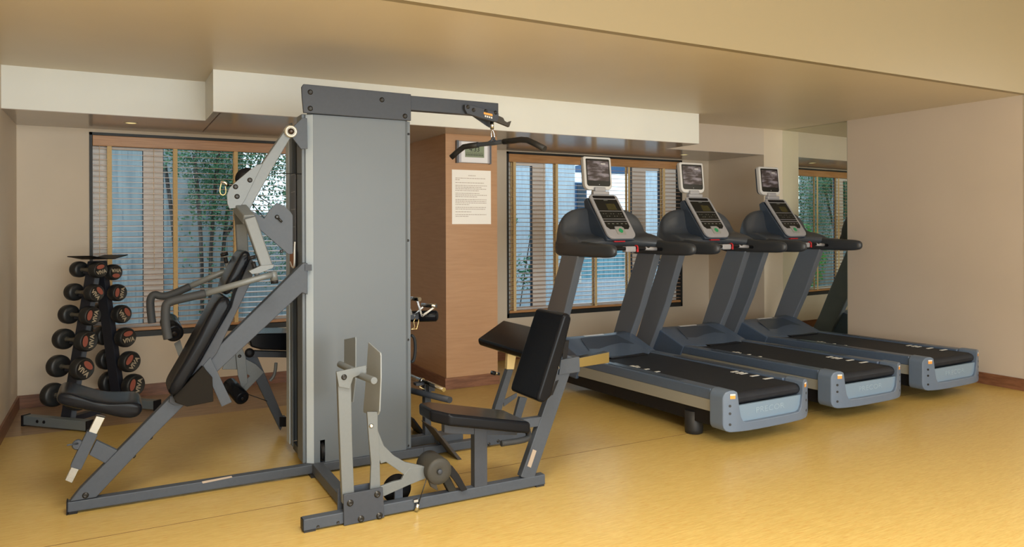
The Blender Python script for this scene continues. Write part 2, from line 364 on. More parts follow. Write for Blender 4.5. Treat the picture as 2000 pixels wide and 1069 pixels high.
# windows: black surround, pale sashes, panes
def window(n, W, members, rows):
    x0, x1, z0, z1 = W
    y = YW+.085
    b = B(); t = .03
    b.box(x0, x0+.022, YW-.006, YW+.12, z0, z1); b.box(x1-.022, x1, YW-.006, YW+.12, z0, z1)
    b.box(x0, x1, YW-.006, YW+.12, z1-.022, z1); b.box(x0, x1, YW-.006, YW+.12, z0, z0+.045)
    r = struct('window_%d' % n, b, BLACKFRAME)
    b = B()
    for (a, c) in members: b.box(a, c, y, y+.06, z0+.045, z1-.02)
    b.box(x0+.02, x1-.02, y+.001, y+.058, z0+.04, z0+.0995)
    for (a, c, zz) in rows: b.box(a, c, y, y+.06, zz, z1-.02)
    obj('sash_frame', b, WINFRAME, r)
    b = B()
    for (a, c) in members:
        b.box(a-.006, a, y+.01, y+.05, z0+.1, z1-.1); b.box(c, c+.006, y+.01, y+.05, z0+.1, z1-.1)
    obj('glazing_seal', b, DARKSEAL, r)
    obj('pane', B().box(x0+.02, x1-.02, y+.028, y+.032, z0+.09, z1-.02), GLASS, r)
    return r
window(1, W1, ((W1[0]+.02, -.047), (.223, .375), (1.75, 1.87), (2.14, W1[1]-.02)), ((-.047, .223, 2.06),))
window(2, W2, ((W2[0]+.02, 3.79), (4.03, 4.195), (5.39, 5.585), (5.81, W2[1]-.02)), ((3.79, 4.03, 2.07), (5.585, 5.81, 2.07)))

def blind(name, label, W, tapes, cordx):
    x0, x1, z0, z1 = W[0]+.024, W[1]-.024, W[2]+.05, W[3]-.024
    t = thing(name, label, 'blind', ((x0+x1)/2, YW, z0), 'wooden venetian blinds')
    obj('headrail', B().box(x0, x1, YW-.012, YW+.05, z1-.085, z1), BLINDWOOD, t, bevel=.003)
    b = B(); z = z0+.055; yc = YW+.022
    while z < z1-.10:
        sag = .0
        tl = math.radians(5.5)
        dy, dz = .024*math.cos(tl), .024*math.sin(tl)
        b.prism([(x0+.004, yc-dy, z-dz-.0022), (x0+.004, yc+dy, z+dz-.0022), (x0+.004, yc+dy, z+dz+.0022), (x0+.004, yc-dy, z-dz+.0022)], (x1-x0-.008, 0, 0))
        z += .0455
    obj('slats', b, SLAT, t)
    obj('bottom_rail', B().box(x0+.003, x1-.003, yc-.026, yc+.026, z0, z0+.026), BLINDWOOD, t, bevel=.002)
    for tx in tapes:
        obj('ladder_tape', B().box(tx-.0165, tx+.0165, yc-.0275, yc-.0265, z0+.02, z1-.08).box(tx-.018, tx+.018, yc+.0265, yc+.0275, z0+.02, z1-.08), TAPE, t)
    b = B()
    for cx in cordx: obj('pull_cord', B().cyl((cx, yc-.03, z0+.5), (cx, yc-.03, z1-.08), .0018, 6), TAPE, t)
blind('venetian_blind', 'open wooden venetian blind with four ladder tapes, on the left window behind the dumbbell rack', W1, (-.028, .466, .954, 1.44, 1.95), (-.10, .30))
blind('venetian_blind', 'open wooden venetian blind on the window behind the treadmills', W2, (3.758, 4.285, 4.80, 5.27, 5.79), (4.115, 5.31))

# ------------------------------------------------------------------ outside
struct('ground', B().box(-8, 20, YW+.22, 22, -.35, -.05), SOIL)
struct('exterior_wall_courtyard', B().box(-4, 1.38, 9.3, 9.5, -.05, 3.6), CONCRETE)
b = B().box(1.38, 3.4, 10.6, 10.8, -.05, 1.62); struct('exterior_wall_low', b, CONCRETE)
nb = thing('neighbouring_building', 'pale rendered building across the courtyard seen through the treadmill window', 'building', (6.2, 9.3, -.05))
obj('facade', B().box(4.2, 5.80, 8.8, 9.0, -.05, 3.4).box(7.0, 9.5, 8.85, 9.05, -.05, 3.4).box(5.80, 7.0, 9.0, 9.2, -.05, .62).box(5.8, 7.0, 9.05, 9.2, .62, 1.12), RENDERW, nb)
obj('roof_beam', B().box(6.1, 7.0, 9.0, 9.25, 2.22, 2.32), BLUEFRAME, nb)
obj('window_frame', B().box(5.80, 5.99, 8.78, 8.82, 1.42, 2.04), BLUEFRAME, nb)
obj('pane', B().box(5.82, 5.97, 8.77, 8.78, 1.44, 2.02), DGLASS, nb)
obj('curtained_pane', B().box(6.02, 6.85, 9.02, 9.05, .60, 1.12), CURTAIN, nb)
obj('white_frame', B().box(5.99, 6.03, 8.985, 9.06, .58, 1.12).box(6.83, 6.88, 8.985, 9.06, .58, 1.12).box(5.99, 6.88, 8.98, 9.06, 1.12, 1.16), WINFRAME, nb)
def leaves(b, n, c, r, size, seed, shape=1.0):
    rnd = random.Random(seed)
    for _ in range(n):
        while True:
            p = Vector((rnd.uniform(-1, 1), rnd.uniform(-1, 1), rnd.uniform(-1, 1)))
            if p.length < 1: break
        p = Vector((c[0]+p.x*r[0], c[1]+p.y*r[1], c[2]+p.z*r[2]))
        s = size*rnd.uniform(.6, 1.3); u = Vector((rnd.gauss(0, 1), rnd.gauss(0, 1), rnd.gauss(0, 1))).normalized()
        v = u.cross(Vector((rnd.gauss(0, 1), rnd.gauss(0, 1), rnd.gauss(0, 1)))).normalized()
        b.quad(p-u*s, p-v*s*.45, p+u*s, p+v*s*.45)
tr = thing('courtyard_tree', 'dark leafy tree against the concrete wall outside the left window', 'tree', (.95, 8.8, -.05))
b = B()
for q in ([(.93, 8.75, -.05), (.95, 8.75, 1.3), (1.05, 8.8, 2.4)], [(1.05, 8.9, -.05), (1.08, 8.85, 1.2), (1.25, 8.9, 2.3)], [(1.16, 8.8, -.05), (1.2, 8.8, 1.0), (1.5, 8.9, 2.2)],
          [(.62, 8.9, -.05), (.60, 8.9, 1.3), (.50, 8.9, 2.1)], [(.86, 8.75, -.05), (.86, 8.75, 1.2), (.78, 8.7, 2.2)], [(1.1, 8.8, 1.3), (1.4, 8.7, 1.8), (1.6, 8.7, 2.2)]):
    b.tube(q, .021, 8, smooth_path=2)
obj('trunk', b, BARK, tr)
b = B()
leaves(b, 3400, (1.1, 8.75, 2.2), (.75, .35, .32), .022, 1); leaves(b, 1300, (1.0, 8.7, 1.75), (.32, .2, .38), .022, 2)
leaves(b, 1500, (1.75, 8.9, 1.9), (.6, .4, .6), .024, 3); leaves(b, 1000, (1.9, 8.9, 1.15), (.5, .4, .6), .024, 4); leaves(b, 60, (.9, 8.7, 1.45), (.35, .1, .35), .028, 5)
leaves(b, 900, (2.3, 9.2, 1.9), (.6, .5, .7), .028, 6); leaves(b, 140, (.95, 8.6, 1.1), (.4, .1, .7), .028, 15)
obj('foliage', b, LEAF, tr)
sh = thing('garden_shrub', 'bright green bushy shrub outside, seen in the wall mirror', 'shrub', (3.1, 8.3, -.05))
b = B(); leaves(b, 1800, (3.1, 8.25, .85), (.45, .32, .60), .03, 7); obj('foliage', b, LEAFL, sh)
b = B()
for k in range(5): b.tube([(3.1, 8.25, -.05), (2.9+.1*k, 8.25, .5)], .012, 6)
obj('stem', b, BARK, sh)
sp = thing('slender_plant', 'thin plant with small leaves outside the treadmill window at its left edge', 'plant', (4.35, 7.8, -.05))
b = B().tube([(4.30, 7.8, -.05), (4.26, 7.8, .8), (4.28, 7.8, 1.5)], .006, 6).tube([(4.30, 7.8, .2), (4.42, 7.8, .9), (4.50, 7.8, 1.35)], .006, 6).tube([(4.3, 7.8, .3), (4.2, 7.8, .8), (4.16, 7.8, 1.2)], .005, 6); obj('stem', b, BARK, sp)
b = B(); leaves(b, 130, (4.42, 7.8, .85), (.2, .1, .25), .03, 8); leaves(b, 8, (4.28, 7.8, 1.5), (.05, .03, .06), .04, 9); leaves(b, 7, (4.5, 7.8, 1.33), (.06, .03, .06), .035, 10); obj('foliage', b, mat('plant_leaves', (.05, .22, .10), .5), sp)

# ------------------------------------------------------------------ recessed downlights
def downlight(x, y, z, label):
    t = thing('recessed_downlight', label, 'ceiling light', (x, y, z), 'round downlights in the soffit')
    b = B().lathe((x, y, z), (0, 0, -1), [(0, .02), (0, .048), (.004, .048), (.004, .038), (.002, .036), (0, .036)], 24); obj('rim', b, mat('lamp_rim', (.55, .48, .35), .4), t)
    obj('lamp_glass', B().cyl((x, y, z-.0025), (x, y, z-.0005), .035, 24), LAMP, t)
downlight(.121, 6.346, ZS, 'round lit downlight in the soffit above the left window')
downlight(5.664, 6.366, ZS, 'round lit downlight in the soffit above the treadmill window')
# ------------------------------------------------------------------ multi station gym
gym = thing('multi_station_gym', 'large grey cable multi-gym with tall weight tower, press bench and leg press seat', 'exercise machine', (1.27, 4.4, 0))
def G(name, b, m, parent=None, **k): return obj(name, b, m, parent or gym, **k)
def bolts(pts, Y, r=.009, out=.006, parent=None, name='bolt'):
    for px, py in pts:
        p = at(px, py, Y); G(name, B().lathe(p, (0, -1, 0), [(-.002, r*1.25), (.001, r*1.25), (.0012, r), (out, r*.9), (out+.0003, r*.4), (out*.6, r*.38)], 14), BOLT, parent)
# floor frame
b = B(); b.box(-.203, 1.66, 4.19, 4.24, .012, .062); G('press_base_tube', b, GREY, bevel=.004)
G('end_cap', B().box(-.208, -.202, 4.188, 4.242, .0, .066).box(-.2, -.16, 4.19, 4.24, 0, .012), BLACKPL, bevel=.002)
G('base_crossbar', B().box(.985, 1.045, 3.468, 4.19, .012, .07).box(.99, 1.04, 4.24, 4.72, .012, .06).box(1.50, 1.55, 4.24, 5.25, .012, .06), GREY, bevel=.004)
G('row_base_tube', B().box(1.66, 2.40, 4.19, 4.24, .012, .062).box(2.06, 2.26, 4.182, 4.19, .012, .085), GREY, bevel=.004)
for q in ((.97, 1.06, 4.15, 4.26), (1.64, 1.70, 4.18, 4.25), (2.36, 2.42, 4.18, 4.25)): G('rubber_foot', B().box(*q, 0, .012), RUBBER)
bolts([(613, 923)], 4.19); bolts([(955, 868), (973, 862)], 4.182, .008)
G('slot_sticker', B().plate([(394, 941), (452, 930), (454, 933), (396, 945)], 4.1895, 4.19), PAPERBR)

# tower shrouds
def shroud_xy(yf, yb, s):                      # s=+1 front shroud faces -y
    return [(.962, yb), (.962, yf+.03*s), (.968, yf+.03*s), (1.000, yf), (1.552, yf), (1.556, yf+.02*s), (1.590, yf+.02*s), (1.590, yb), (1.585, yb), (1.585, yf+.024*s), (1.005, yf+.008*s), (.968, yf+.038*s), (.968, yb)]
def shroud(yf, yb, s, name):
    z0, z1 = .062, 2.046
    b = B(); P = shroud_xy(yf, yb, s)
    if s > 0:                                   # opening for the pulley at the bottom left
        b.xy([P[i] for i in (0, 1, 2, 3)]+[(1.004, yf+.008), (.968, yf+.038), (.968, yb)], z0, z1)
        b.box(1.000, 1.034, yf, yf+.008, .19, z1); b.box(1.034, 1.062, yf, yf+.008, .19, z1); b.box(1.0, 1.034, yf, yf+.008, z0, .19)
        b.box(1.062, 1.552, yf, yf+.008, z0, z1); b.xy([(1.552, yf), (1.556, yf+.02), (1.590, yf+.02), (1.590, yb), (1.585, yb), (1.585, yf+.026), (1.552, yf+.008)], z0, z1)
    else: b.xy(P, z0, z1)
    return G(name, b, SHROUD)
fs = shroud(4.205, 4.36, 1, 'front_shroud')
bs = shroud(4.735, 4.60, -1, 'rear_shroud')
b = B(); b.prism([(.966, 4.233, .064), (.999, 4.203, .064), (.999, 4.203, 2.045), (.966, 4.233, 2.045)], (-.0015, -.0015, 0)); G('edge_strip', b, SHROUD_LIT, fs)  # lighter strip paints the light caught by the bevel
G('edge_strip', B().box(.955, .9615, 4.655, 4.735, .064, 2.04), SHROUD_LIT, bs)  # paler strip paints window glow on the rear shroud's side
bolts([(798, 262), (797, 470), (797, 664), (797, 871)], 4.224, .006, .004, fs, 'screw')
for z in (.10, .50, .95, 1.4, 1.85): G('screw', B().lathe((.961, 4.275, z), (-1, 0, 0), [(0, .006), (.004, .006), (.005, .002)], 12), BOLT, fs)
# posts and weight stack between the shrouds
G('upright_post', B().box(.945, .985, 4.245, 4.375, .06, 2.05), SHROUD, bevel=.003)
G('upright_post', B().box(1.50, 1.55, 4.30, 4.35, .06, 2.05), SHROUD, bevel=.003)
for x in (1.12, 1.38): G('guide_rod', B().cyl((x, 4.48, .06), (x, 4.48, 2.0), .012, 12), CHROME)
b = B()
for k in range(16): b.box(1.03, 1.47, 4.42, 4.54, .08+k*.03, .107+k*.03)
G('weight_stack', b, mat('weight_plate_iron', (.03, .032, .035), .5), bevel=.002)
G('inner_panel', B().box(.99, 1.0, 4.38, 4.60, .07, 2.0), BLACKPL)
b = B().lathe((1.048, 4.235, .12), (1, 0, 0), [(-.008, .02), (-.008, .055), (-.004, .05), (.004, .05), (.008, .055), (.008, .02)], 24); G('pulley_wheel', b, BLACKPL)
# instruction placards on the tower side
def placard(z0, z1, k):
    p = G('instruction_placard', B().box(.938, .943, 4.39, 4.50, z0, z1), mat('placard_charcoal', (.055, .05, .052), .4))
    b = B()
    for i in range(k):
        zz = z1-(z1-z0)*i/k
        b.box(.9368, .938, 4.392, 4.498, zz-.004, zz)
    G('placard_lines', b, mat('placard_line_grey', (.30, .29, .29), .5), p)
placard(1.10, 1.72, 6)
G('brown_tag', B().box(.925, .93, 4.36, 4.48, 1.17, 1.26), mat('brown_tag_card', (.36, .15, .05), .5))
G('white_hook', B().tube([(.93, 4.36, 1.32), (.925, 4.35, 1.28), (.925, 4.35, 1.18), (.925, 4.40, 1.165), (.925, 4.46, 1.20)], .005, 8, smooth_path=2), WHITE)
# top beams
b = B().box(.952, 2.185, 4.20, 4.255, 2.112, 2.2); G('top_beam', b, GREYD, bevel=.004)
b = B().plate([(589, 170), (593, 164), (803, 184), (803, 236), (593, 220), (590, 190)], 4.180, 4.198); G('top_plate', b, GREYD, bevel=.003)
G('top_cap', B().box(1.0, 1.585, 4.255, 4.36, 2.046, 2.075), GREYD, bevel=.003)
bolts([(606, 180), (606, 212), (746, 195), (791, 227)], 4.180, .012, .007); bolts([(914, 209), (925, 215), (949, 217), (968, 220)], 4.170, .010, .008)
b = B().plate([(908, 204), (915, 204), (974, 221), (974, 231), (971, 238), (959, 236), (913, 222), (908, 213)], 4.170, 4.198); b.plate([(908, 204), (915, 204), (974, 221), (974, 231), (971, 238), (959, 236), (913, 222), (908, 213)], 4.258, 4.266)
b.plate([(914, 221), (960, 236), (957, 250), (950, 246)], 4.262, 4.266)
pb = G('pulley_bracket', b, GREYD, bevel=.002)
G('bar_hook', B().plate([(974, 226), (983, 230), (986, 236), (991, 239), (999, 236), (995, 248), (970, 238)], 4.215, 4.24), mat('dark_brown_hook', (.03, .024, .016), .5), bevel=.002)
G('orange_label', B().plate([(945, 219), (962, 223), (962, 227), (945, 223)], 4.1685, 4.170), ORANGE, pb)
b = B()
for i in range(4): b.plate([(947+i*4, 225+i), (949.5+i*4, 225.6+i), (949.5+i*4, 229+i), (947+i*4, 228.4+i)], 4.1685, 4.170)
G('label_text', b, WHITE, pb)
G('cable_end', B().cyl(at(961, 237, 4.21), at(961, 253, 4.21), .012, 16), CHROME)
G('cable', B().cyl(at(958, 232, 4.225), at(961, 240, 4.21), .004, 8), CABLE)
# chest press: diagonal tube, seat and pads
diag = [(136, 981), (155, 957), (250, 861), (330, 779), (411, 693), (592, 514), (601, 514), (601, 576), (590, 572), (424, 727), (301, 851), (188, 972)]
G('diagonal_tube', B().plate(diag, 4.188, 4.245), GREY, bevel=.004)
G('tube_bracket', B().plate([(596, 517), (609, 517), (609, 529), (596, 529)], 4.182, 4.19), GREYD)
bolts([(167, 968)], 4.188, .012, .007)
for px, py in ((248, 864), (276, 836), (295, 856), (262, 892)):
    p = at(px, py, 4.22); G('bolt', B().lathe(p, (-.7, 0, .7) if (px, py) in ((248, 864), (276, 836)) else (.7, 0, -.7), [(-.006, .009), (.004, .009), (.006, .004)], 12), BOLT)
G('seat_link', B().plate([(188, 861), (230, 881), (206, 906), (174, 889)], 4.20, 4.232), GREY, bevel=.003)
G('seat_post_sleeve', B().plate([(170, 843), (191, 850), (158, 919), (137, 913), (140, 905)], 4.195, 4.245), GREY, bevel=.003)
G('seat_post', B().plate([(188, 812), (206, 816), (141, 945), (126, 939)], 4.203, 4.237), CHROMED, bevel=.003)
G('adjusting_knob', B().lathe(at(152, 868, 4.22), (0, -1, 0), [(-.02, .02), (.012, .026), (.02, .02)], 20).cyl(at(152, 867, 4.18), at(132, 870, 4.12), .004, 8), GREY)
seatp = [(108, 779), (111, 772), (120, 768), (134, 769), (165, 778), (196, 787), (235, 789), (270, 786), (279, 790), (279, 803), (272, 814), (258, 820), (235, 818), (180, 805), (120, 795), (110, 791)]
G('press_seat', pad([(106, 786), (112, 768), (134, 767), (165, 777), (196, 786), (235, 788), (268, 785), (281, 794), (278, 812), (260, 822), (230, 819), (180, 806), (120, 797)], 4.06, 4.38), VINYL, subsurf=3, smooth=True)
# back pad (two cushions) with backing
up = [(476, 490), (488, 494), (491, 503), (464, 552), (450, 578), (436, 576), (434, 566), (452, 530)]
lo = [(431, 577), (446, 582), (452, 590), (450, 602), (422, 650), (392, 708), (362, 752), (346, 776), (332, 774), (330, 764), (352, 728), (382, 668), (404, 622)]
G('back_pad', pad([(474, 487), (490, 491), (493, 505), (470, 545), (450, 580), (433, 576), (440, 552), (458, 520)], 4.08, 4.37), VINYL, subsurf=3, smooth=True)
G('back_pad', pad([(430, 575), (447, 580), (455, 592), (440, 622), (412, 672), (380, 726), (352, 772), (334, 778), (325, 764), (345, 732), (378, 672), (405, 620)], 4.08, 4.37), VINYL, subsurf=3, smooth=True)
G('pad_backing', B().plate([(489, 505), (496, 512), (492, 548), (455, 625), (424, 690), (360, 772), (348, 776), (392, 706), (424, 648), (452, 600), (460, 572)], 4.17, 4.28), GREYD, bevel=.004)
G('pad_cover', B().plate([(396, 716), (415, 738), (417, 785), (366, 795), (345, 788), (338, 776), (362, 752)], 4.13, 4.30), mat('matt_dark_cover', (.014, .012, .010), .7, spec=.1), bevel=.004)
G('link_bar', B().plate([(397, 714), (411, 698), (453, 786), (433, 795)], 4.165, 4.178), GREY, bevel=.002)
G('pad_bracket', B().plate([(332, 774), (352, 774), (352, 792), (340, 792), (330, 786)], 4.175, 4.188), GREYD, bevel=.002)
bolts([(346, 783)], 4.175, .009)
# press arm
arm = G('press_arm', B().plate([(558, 252), (562, 246), (572, 248), (572, 262), (543, 311), (499, 388), (482, 422), (466, 408), (464, 400), (488, 360), (514, 316)], 4.18, 4.24), SILVER, bevel=.004)
G('cam_plate', B().plate([(514, 319), (503, 322), (492, 329), (461, 355), (448, 367), (443, 381), (444, 398), (448, 408), (468, 406), (478, 392)], 4.172, 4.18), SILVER, arm, bevel=.002)
G('cam_plate', B().plate([(514, 319), (503, 322), (492, 329), (461, 355), (448, 367), (443, 381), (444, 398), (448, 408), (468, 406), (478, 392)], 4.24, 4.248), SILVER, arm, bevel=.002)
bolts([(460, 365), (488, 352), (463, 384)], 4.172, .011, .008, arm)
G('pulley_wheel', B().lathe(at(483, 350, 4.21), (0, 1, 0), [(-.012, .02), (-.012, .062), (-.006, .055), (.006, .055), (.012, .062), (.012, .02)], 28), BLACKPL, arm)
pv = at(568, 257, 4.165)
G('pivot_bearing', B().lathe(pv, (0, -1, 0), [(-.04, .034), (.006, .034), (.010, .030), (.010, .022), (.004, .020)], 28), mat('pale_bearing', (.50, .48, .42), .3, metal=.5), arm)
G('pivot_bolt', B().lathe(pv, (0, -1, 0), [(0, .019), (.012, .017), (.014, .008), (.018, .006)], 20), mat('bronze_bolt', (.06, .04, .03), .3, metal=.5), arm)
b = B()
a0 = at(467, 405, 4.215)
for (px, py, Y, w_) in ((522, 526, 4.02, .04), (475, 515, 4.42, .04)):
    e = at(px, py, Y); m1 = Vector((a0.x+.03, Y*.75+a0.y*.25, a0.z-.07))
    b.beam(a0, m1, .055, .062, up=(1, 0, 0)); b.beam(m1-Vector((0, 0, -.01)), e, .042, .062, up=(1, 0, 0))
G('press_fork', b, SILVER, arm, bevel=.008, seg=3)
G('fork_flange', B().plate([(486, 530), (510, 519), (536, 517), (533, 524), (508, 534), (492, 536)], 3.99, 4.05), SILVER, arm, bevel=.002)
G('fork_flange', B().plate([(470, 517), (486, 508), (492, 512), (478, 520)], 4.39, 4.45), SILVER, arm, bevel=.002)
G('handle_pivot', B().cyl(at(533, 530, 4.02), at(536, 548, 4.02), .020, 16), SILVER, arm)
G('pivot_cap', B().cyl(at(536, 547, 4.02), at(536.5, 554, 4.02), .0195, 16), BLACKPL, arm)
h = G('press_handle', B().tube([at(531, 537, 4.0), at(515, 541, 4.0), at(497, 546, 4.0), at(400, 574, 4.0)], .0165, 16), SILVER, arm)
G('grip', B().tube([at(401, 573.5, 4.0), at(350, 585, 4.0), at(330, 590, 4.0), at(323, 597, 4.0), at(323, 635, 4.0), at(328, 662, 4.0)], .021, 16, smooth_path=2), FOAM, h)
h = G('press_handle', B().tube([at(490, 521, 4.44), at(430, 534, 4.44), at(368, 561, 4.44)], .0165, 16), SILVER, arm)
G('grip', B().tube([at(371, 560, 4.44), at(335, 576, 4.44), at(315, 580, 4.44), at(301, 574, 4.44), at(293, 584, 4.44), at(294, 605, 4.44), at(297, 631, 4.44)], .0205, 16, smooth_path=2), FOAM, h)
for (p0, p1, p2, p3, Y) in (((443, 518), (440, 503), (431, 499), (445, 495), 4.42), ((500, 530), (494, 512), (485, 505), (499, 502), 4.02)):
    G('pull_pin', B().cyl(at(*p0, Y), at(*p1, Y), .011, 12).cyl(at(*p2, Y), at(*p3, Y), .010, 12), BLACKPL, arm)
for q in (((446, 527, 4.42), (443, 514, 4.42)), ((503, 541, 4.02), (499, 527, 4.02))): G('pin_sleeve', B().cyl(at(*q[0]), at(*q[1]), .013, 12), SILVER, arm)
b = B().plate([(574, 246), (591, 230), (600, 231), (601, 291), (588, 291), (571, 269), (566, 262)], 4.18, 4.19); b.plate([(574, 246), (591, 230), (600, 231), (601, 291), (588, 291), (571, 269)], 4.25, 4.26)
b.box(.925, .962, 4.1905, 4.2495, 1.86, 1.99); G('pivot_bracket', b, GREY, bevel=.002)
G('range_plate', B().plate([(484, 421), (493, 412), (516, 427), (526, 411), (541, 396), (555, 402), (567, 413), (572, 421), (572, 496), (563, 497), (486, 430)], 4.10, 4.112), GREY, bevel=.002)
b = B(); p = at(541, 424, 4.10); b.lathe(p, (0, -1, 0), [(0, .012), (.008, .011), (.01, .005)], 14); b.cyl(at(543, 426, 4.09), at(551, 434, 4.085), .006, 8); G('range_bolt', b, BOLT); bolts([(550, 491)], 4.10, .008)
for q in (((530, 338, 4.2), (590, 340, 4.25)), ((507, 385, 4.2), (530, 400, 4.12)), ((494, 400, 4.2), (516, 426, 4.12))): G('cable', B().cyl(at(*q[0]), at(*q[1]), .0025, 6), CABLE)
cl = G('carabiner', B().tube([at(446, 364, 4.2), at(440, 357, 4.2), at(431, 355, 4.2)], .008, 10), CHROME, arm)
G('carabiner_loop', B().tube([at(432, 358, 4.2), at(429, 372, 4.2), at(431, 380, 4.2), at(437, 382, 4.2), at(442, 376, 4.2), at(440, 364, 4.2)], .0032, 8, smooth_path=2), BRASS, cl)

# ------------------------------------------------------------------ leg press station (nearest)
YA, YB = 3.42, 3.468
G('leg_press_base', B().box(.764, 2.056, YA, YB, .008, .062), GREY, bevel=.004)
for q in ((.766, .82), (2.0, 2.05)): G('rubber_foot', B().box(*q, YA, YB, 0, .008), RUBBER)
G('end_cap', B().box(.760, .765, YA+.002, YB-.002, .01, .06), BLACKPL, bevel=.001)
b = B().plate([(671, 967), (748, 953), (751, 1011), (672, 1028)], 3.408, 3.418); b.box(.935, 1.143, YB, YB+.01, .015, .16); G('gusset_plate', b, GREYD, bevel=.002)
bolts([(684, 983), (737, 966), (741, 1008), (705, 1014)], 3.408, .013, .008); bolts([(621, 1029), (660, 1021)], YA, .006, .001, None, 'bolt_hole')
lv = G('press_lever', B().plate([(659, 727), (683, 727), (686, 745), (688, 860), (692, 962), (692, 985), (669, 985), (663, 840)], 3.425, 3.455), SILVER, bevel=.003)
b = B().plate([(657, 727), (715, 714), (716, 728), (690, 738), (683, 760), (662, 756)], 3.41, 3.416); b.plate([(657, 727), (715, 714), (716, 728), (690, 738), (683, 760), (662, 756)], 3.47, 3.476); b.beam(at(659, 729, 3.44), at(714, 717, 3.44), .05, .004)
G('yoke', b, SILVER, lv, bevel=.0015)
bolts([(672, 737)], 3.41, .011, .008, lv)
# right lever with curved arms
b = B().plate([(717, 805), (738, 805), (738, 843), (741, 860), (742, 905), (743, 955), (723, 958), (725, 905), (720, 850)], 3.43, 3.445)
b.plate([(737, 838), (750, 871), (769, 890), (791, 903), (827, 911), (834, 933), (810, 940), (788, 927), (770, 914), (754, 903), (744, 906), (738, 890)], 3.4305, 3.4455)
b.plate([(834, 911), (834, 934), (799, 948), (750, 970), (744, 968), (743, 951), (767, 942), (784, 938), (789, 928), (800, 915)], 3.4295, 3.4445)
pl = G('curved_press_lever', b, SILVER, bevel=.002)
G('lever_bolt', B().lathe(at(725, 832, 3.43), (0, -1, 0), [(0, .011), (.004, .011), (.008, .006)], 16), CHROME, pl)
# foot plates
def footplate(P): return B().yz(P, 1.12, 1.127)
G('foot_plate', footplate([(3.574, .828), (3.39, .803), (3.382, .79), (3.382, .68), (3.405, .52), (3.43, .496), (3.655, .458), (3.664, .47), (3.62, .62)]), mat('pale_foot_plate', (.25, .28, .31), .42), pl, bevel=.002)
G('foot_plate', footplate([(4.01, .785), (3.80, .825), (3.795, .81), (3.80, .6), (3.85, .47), (4.02, .46)]), mat('grey_foot_plate', (.17, .195, .22), .42), pl, bevel=.002)
G('peg', B().cyl(at(694, 730, 3.50), at(731, 744, 3.26), .0165, 18), SILVER, lv, bevel=.002)
G('peg', B().cyl(at(664, 712, 3.68), at(690, 724, 3.50), .0165, 18), SILVER, lv, bevel=.002)
# roller, pulley, cable
b = B().lathe(at(859, 922, 3.38), (0, 1, 0), [(0, .018), (-.004, .028), (.002, .045), (0, .062), (.01, .0665), (.10, .0665), (.15, .0665), (.155, .02)], 36); rl = G('counterweight_roller', b, mat('brown_grey_roller', (.045, .043, .038), .5, spec=.25))
G('roller_axle', B().lathe(at(859, 922, 3.374), (0, -1, 0), [(0, .014), (.006, .012), (.007, .004)], 16), GREYD, rl)
G('roller_support', B().plate([(826, 912), (846, 914), (856, 960), (842, 952), (834, 934)], 3.43, 3.445), mat('brown_black_plate', (.035, .03, .024), .45), bevel=.002)
G('pulley_wheel', B().lathe(at(775, 955, 3.55), (0, 1, 0), [(-.012, .02), (-.012, .072), (-.005, .062), (.005, .062), (.012, .072), (.012, .02)], 32), BLACKPL)
G('pulley_stand', B().plate([(771, 950), (787, 946), (787, 985), (771, 988)], 3.47, 3.485), GREY, bevel=.002)
G('cable', B().cyl(at(833, 936, 3.40), at(817, 985, 3.41), .0025, 6), CABLE)
G('cable', B().tube([at(748, 978, 3.44), at(770, 979, 3.50), at(790, 972, 3.54)], .0025, 6), CABLE)
G('cable_clamp', B().cyl(at(816, 984, 3.408), at(813, 998, 3.408), .010, 12).box(at(808, 988, 3.41).x, at(816, 988, 3.41).x, 3.405, 3.42, .05, .062), CHROME)
b = B().plate([(874, 905), (884, 911), (897, 928), (908, 948), (913, 957), (902, 961), (888, 940), (872, 920)], 3.40, 3.415); G('curved_stop', b, BLACKPL, bevel=.002)
G('stop_tube', B().beam(at(866, 928, 3.446), at(884, 962, 3.446), .04, .04), mat('dark_olive_tube', (.022, .021, .018), .5, spec=.2), bevel=.003)
# seat
G('seat_column', B().box(at(927, 900, 3.42).x, at(952, 900, 3.42).x, YA, YB, .06, .385), GREYD, bevel=.003)
G('seat_rail', B().plate([(868, 828), (1010, 842), (1010, 850), (952, 850), (880, 848), (868, 846)], 3.425, 3.465), GREYD, bevel=.003)
def slab(tops, thick):                     # pad from its top outline (3D points), thickness straight down
    return B().prism(tops, (0, 0, -thick))
nl, nr = at(878, 809, 3.30), at(1041, 826, 3.30)
dzx = (nr.z-nl.z)/(nr.x-nl.x)
zt = lambda x: nl.z+dzx*(x-nl.x)
G('leg_press_seat', slab([(1.445, 3.30, zt(1.445)), (1.90, 3.30, zt(1.90)), (1.90, 3.60, zt(1.9)), (1.445, 3.60, zt(1.445)), (1.37, 3.53, zt(1.37)), (1.37, 3.37, zt(1.37))], .062), VINYL, bevel=.016, seg=4)
G('seat_grip', B().tube([(1.925, 3.38, .33), (1.905, 3.33, .305), (1.86, 3.32, .298), (1.735, 3.32, .300)], .0155, 14, smooth_path=1), FOAM)
G('back_post', B().beam((1.945, 3.444, .055), (2.215, 3.444, .69), .045, .085, up=(1, 0, 0)), GREY, bevel=.004)
G('post_sticker', B().plate([(1041, 878), (1048, 881), (1037, 914), (1030, 911)], 3.4205, 3.4215), PAPERBR)
G('post_link', B().box(1.90, 2.06, 3.425, 3.463, .325, .375), GREY, bevel=.003)
G('back_sleeve', B().plate([(1096, 703), (1132, 697), (1133, 727), (1092, 733)], 3.41, 3.478), GREY, bevel=.003)
G('sliding_tube', B().plate([(1090, 708), (1190, 688), (1190, 709), (1092, 724)], 3.418, 3.470), CHROMED, bevel=.002)
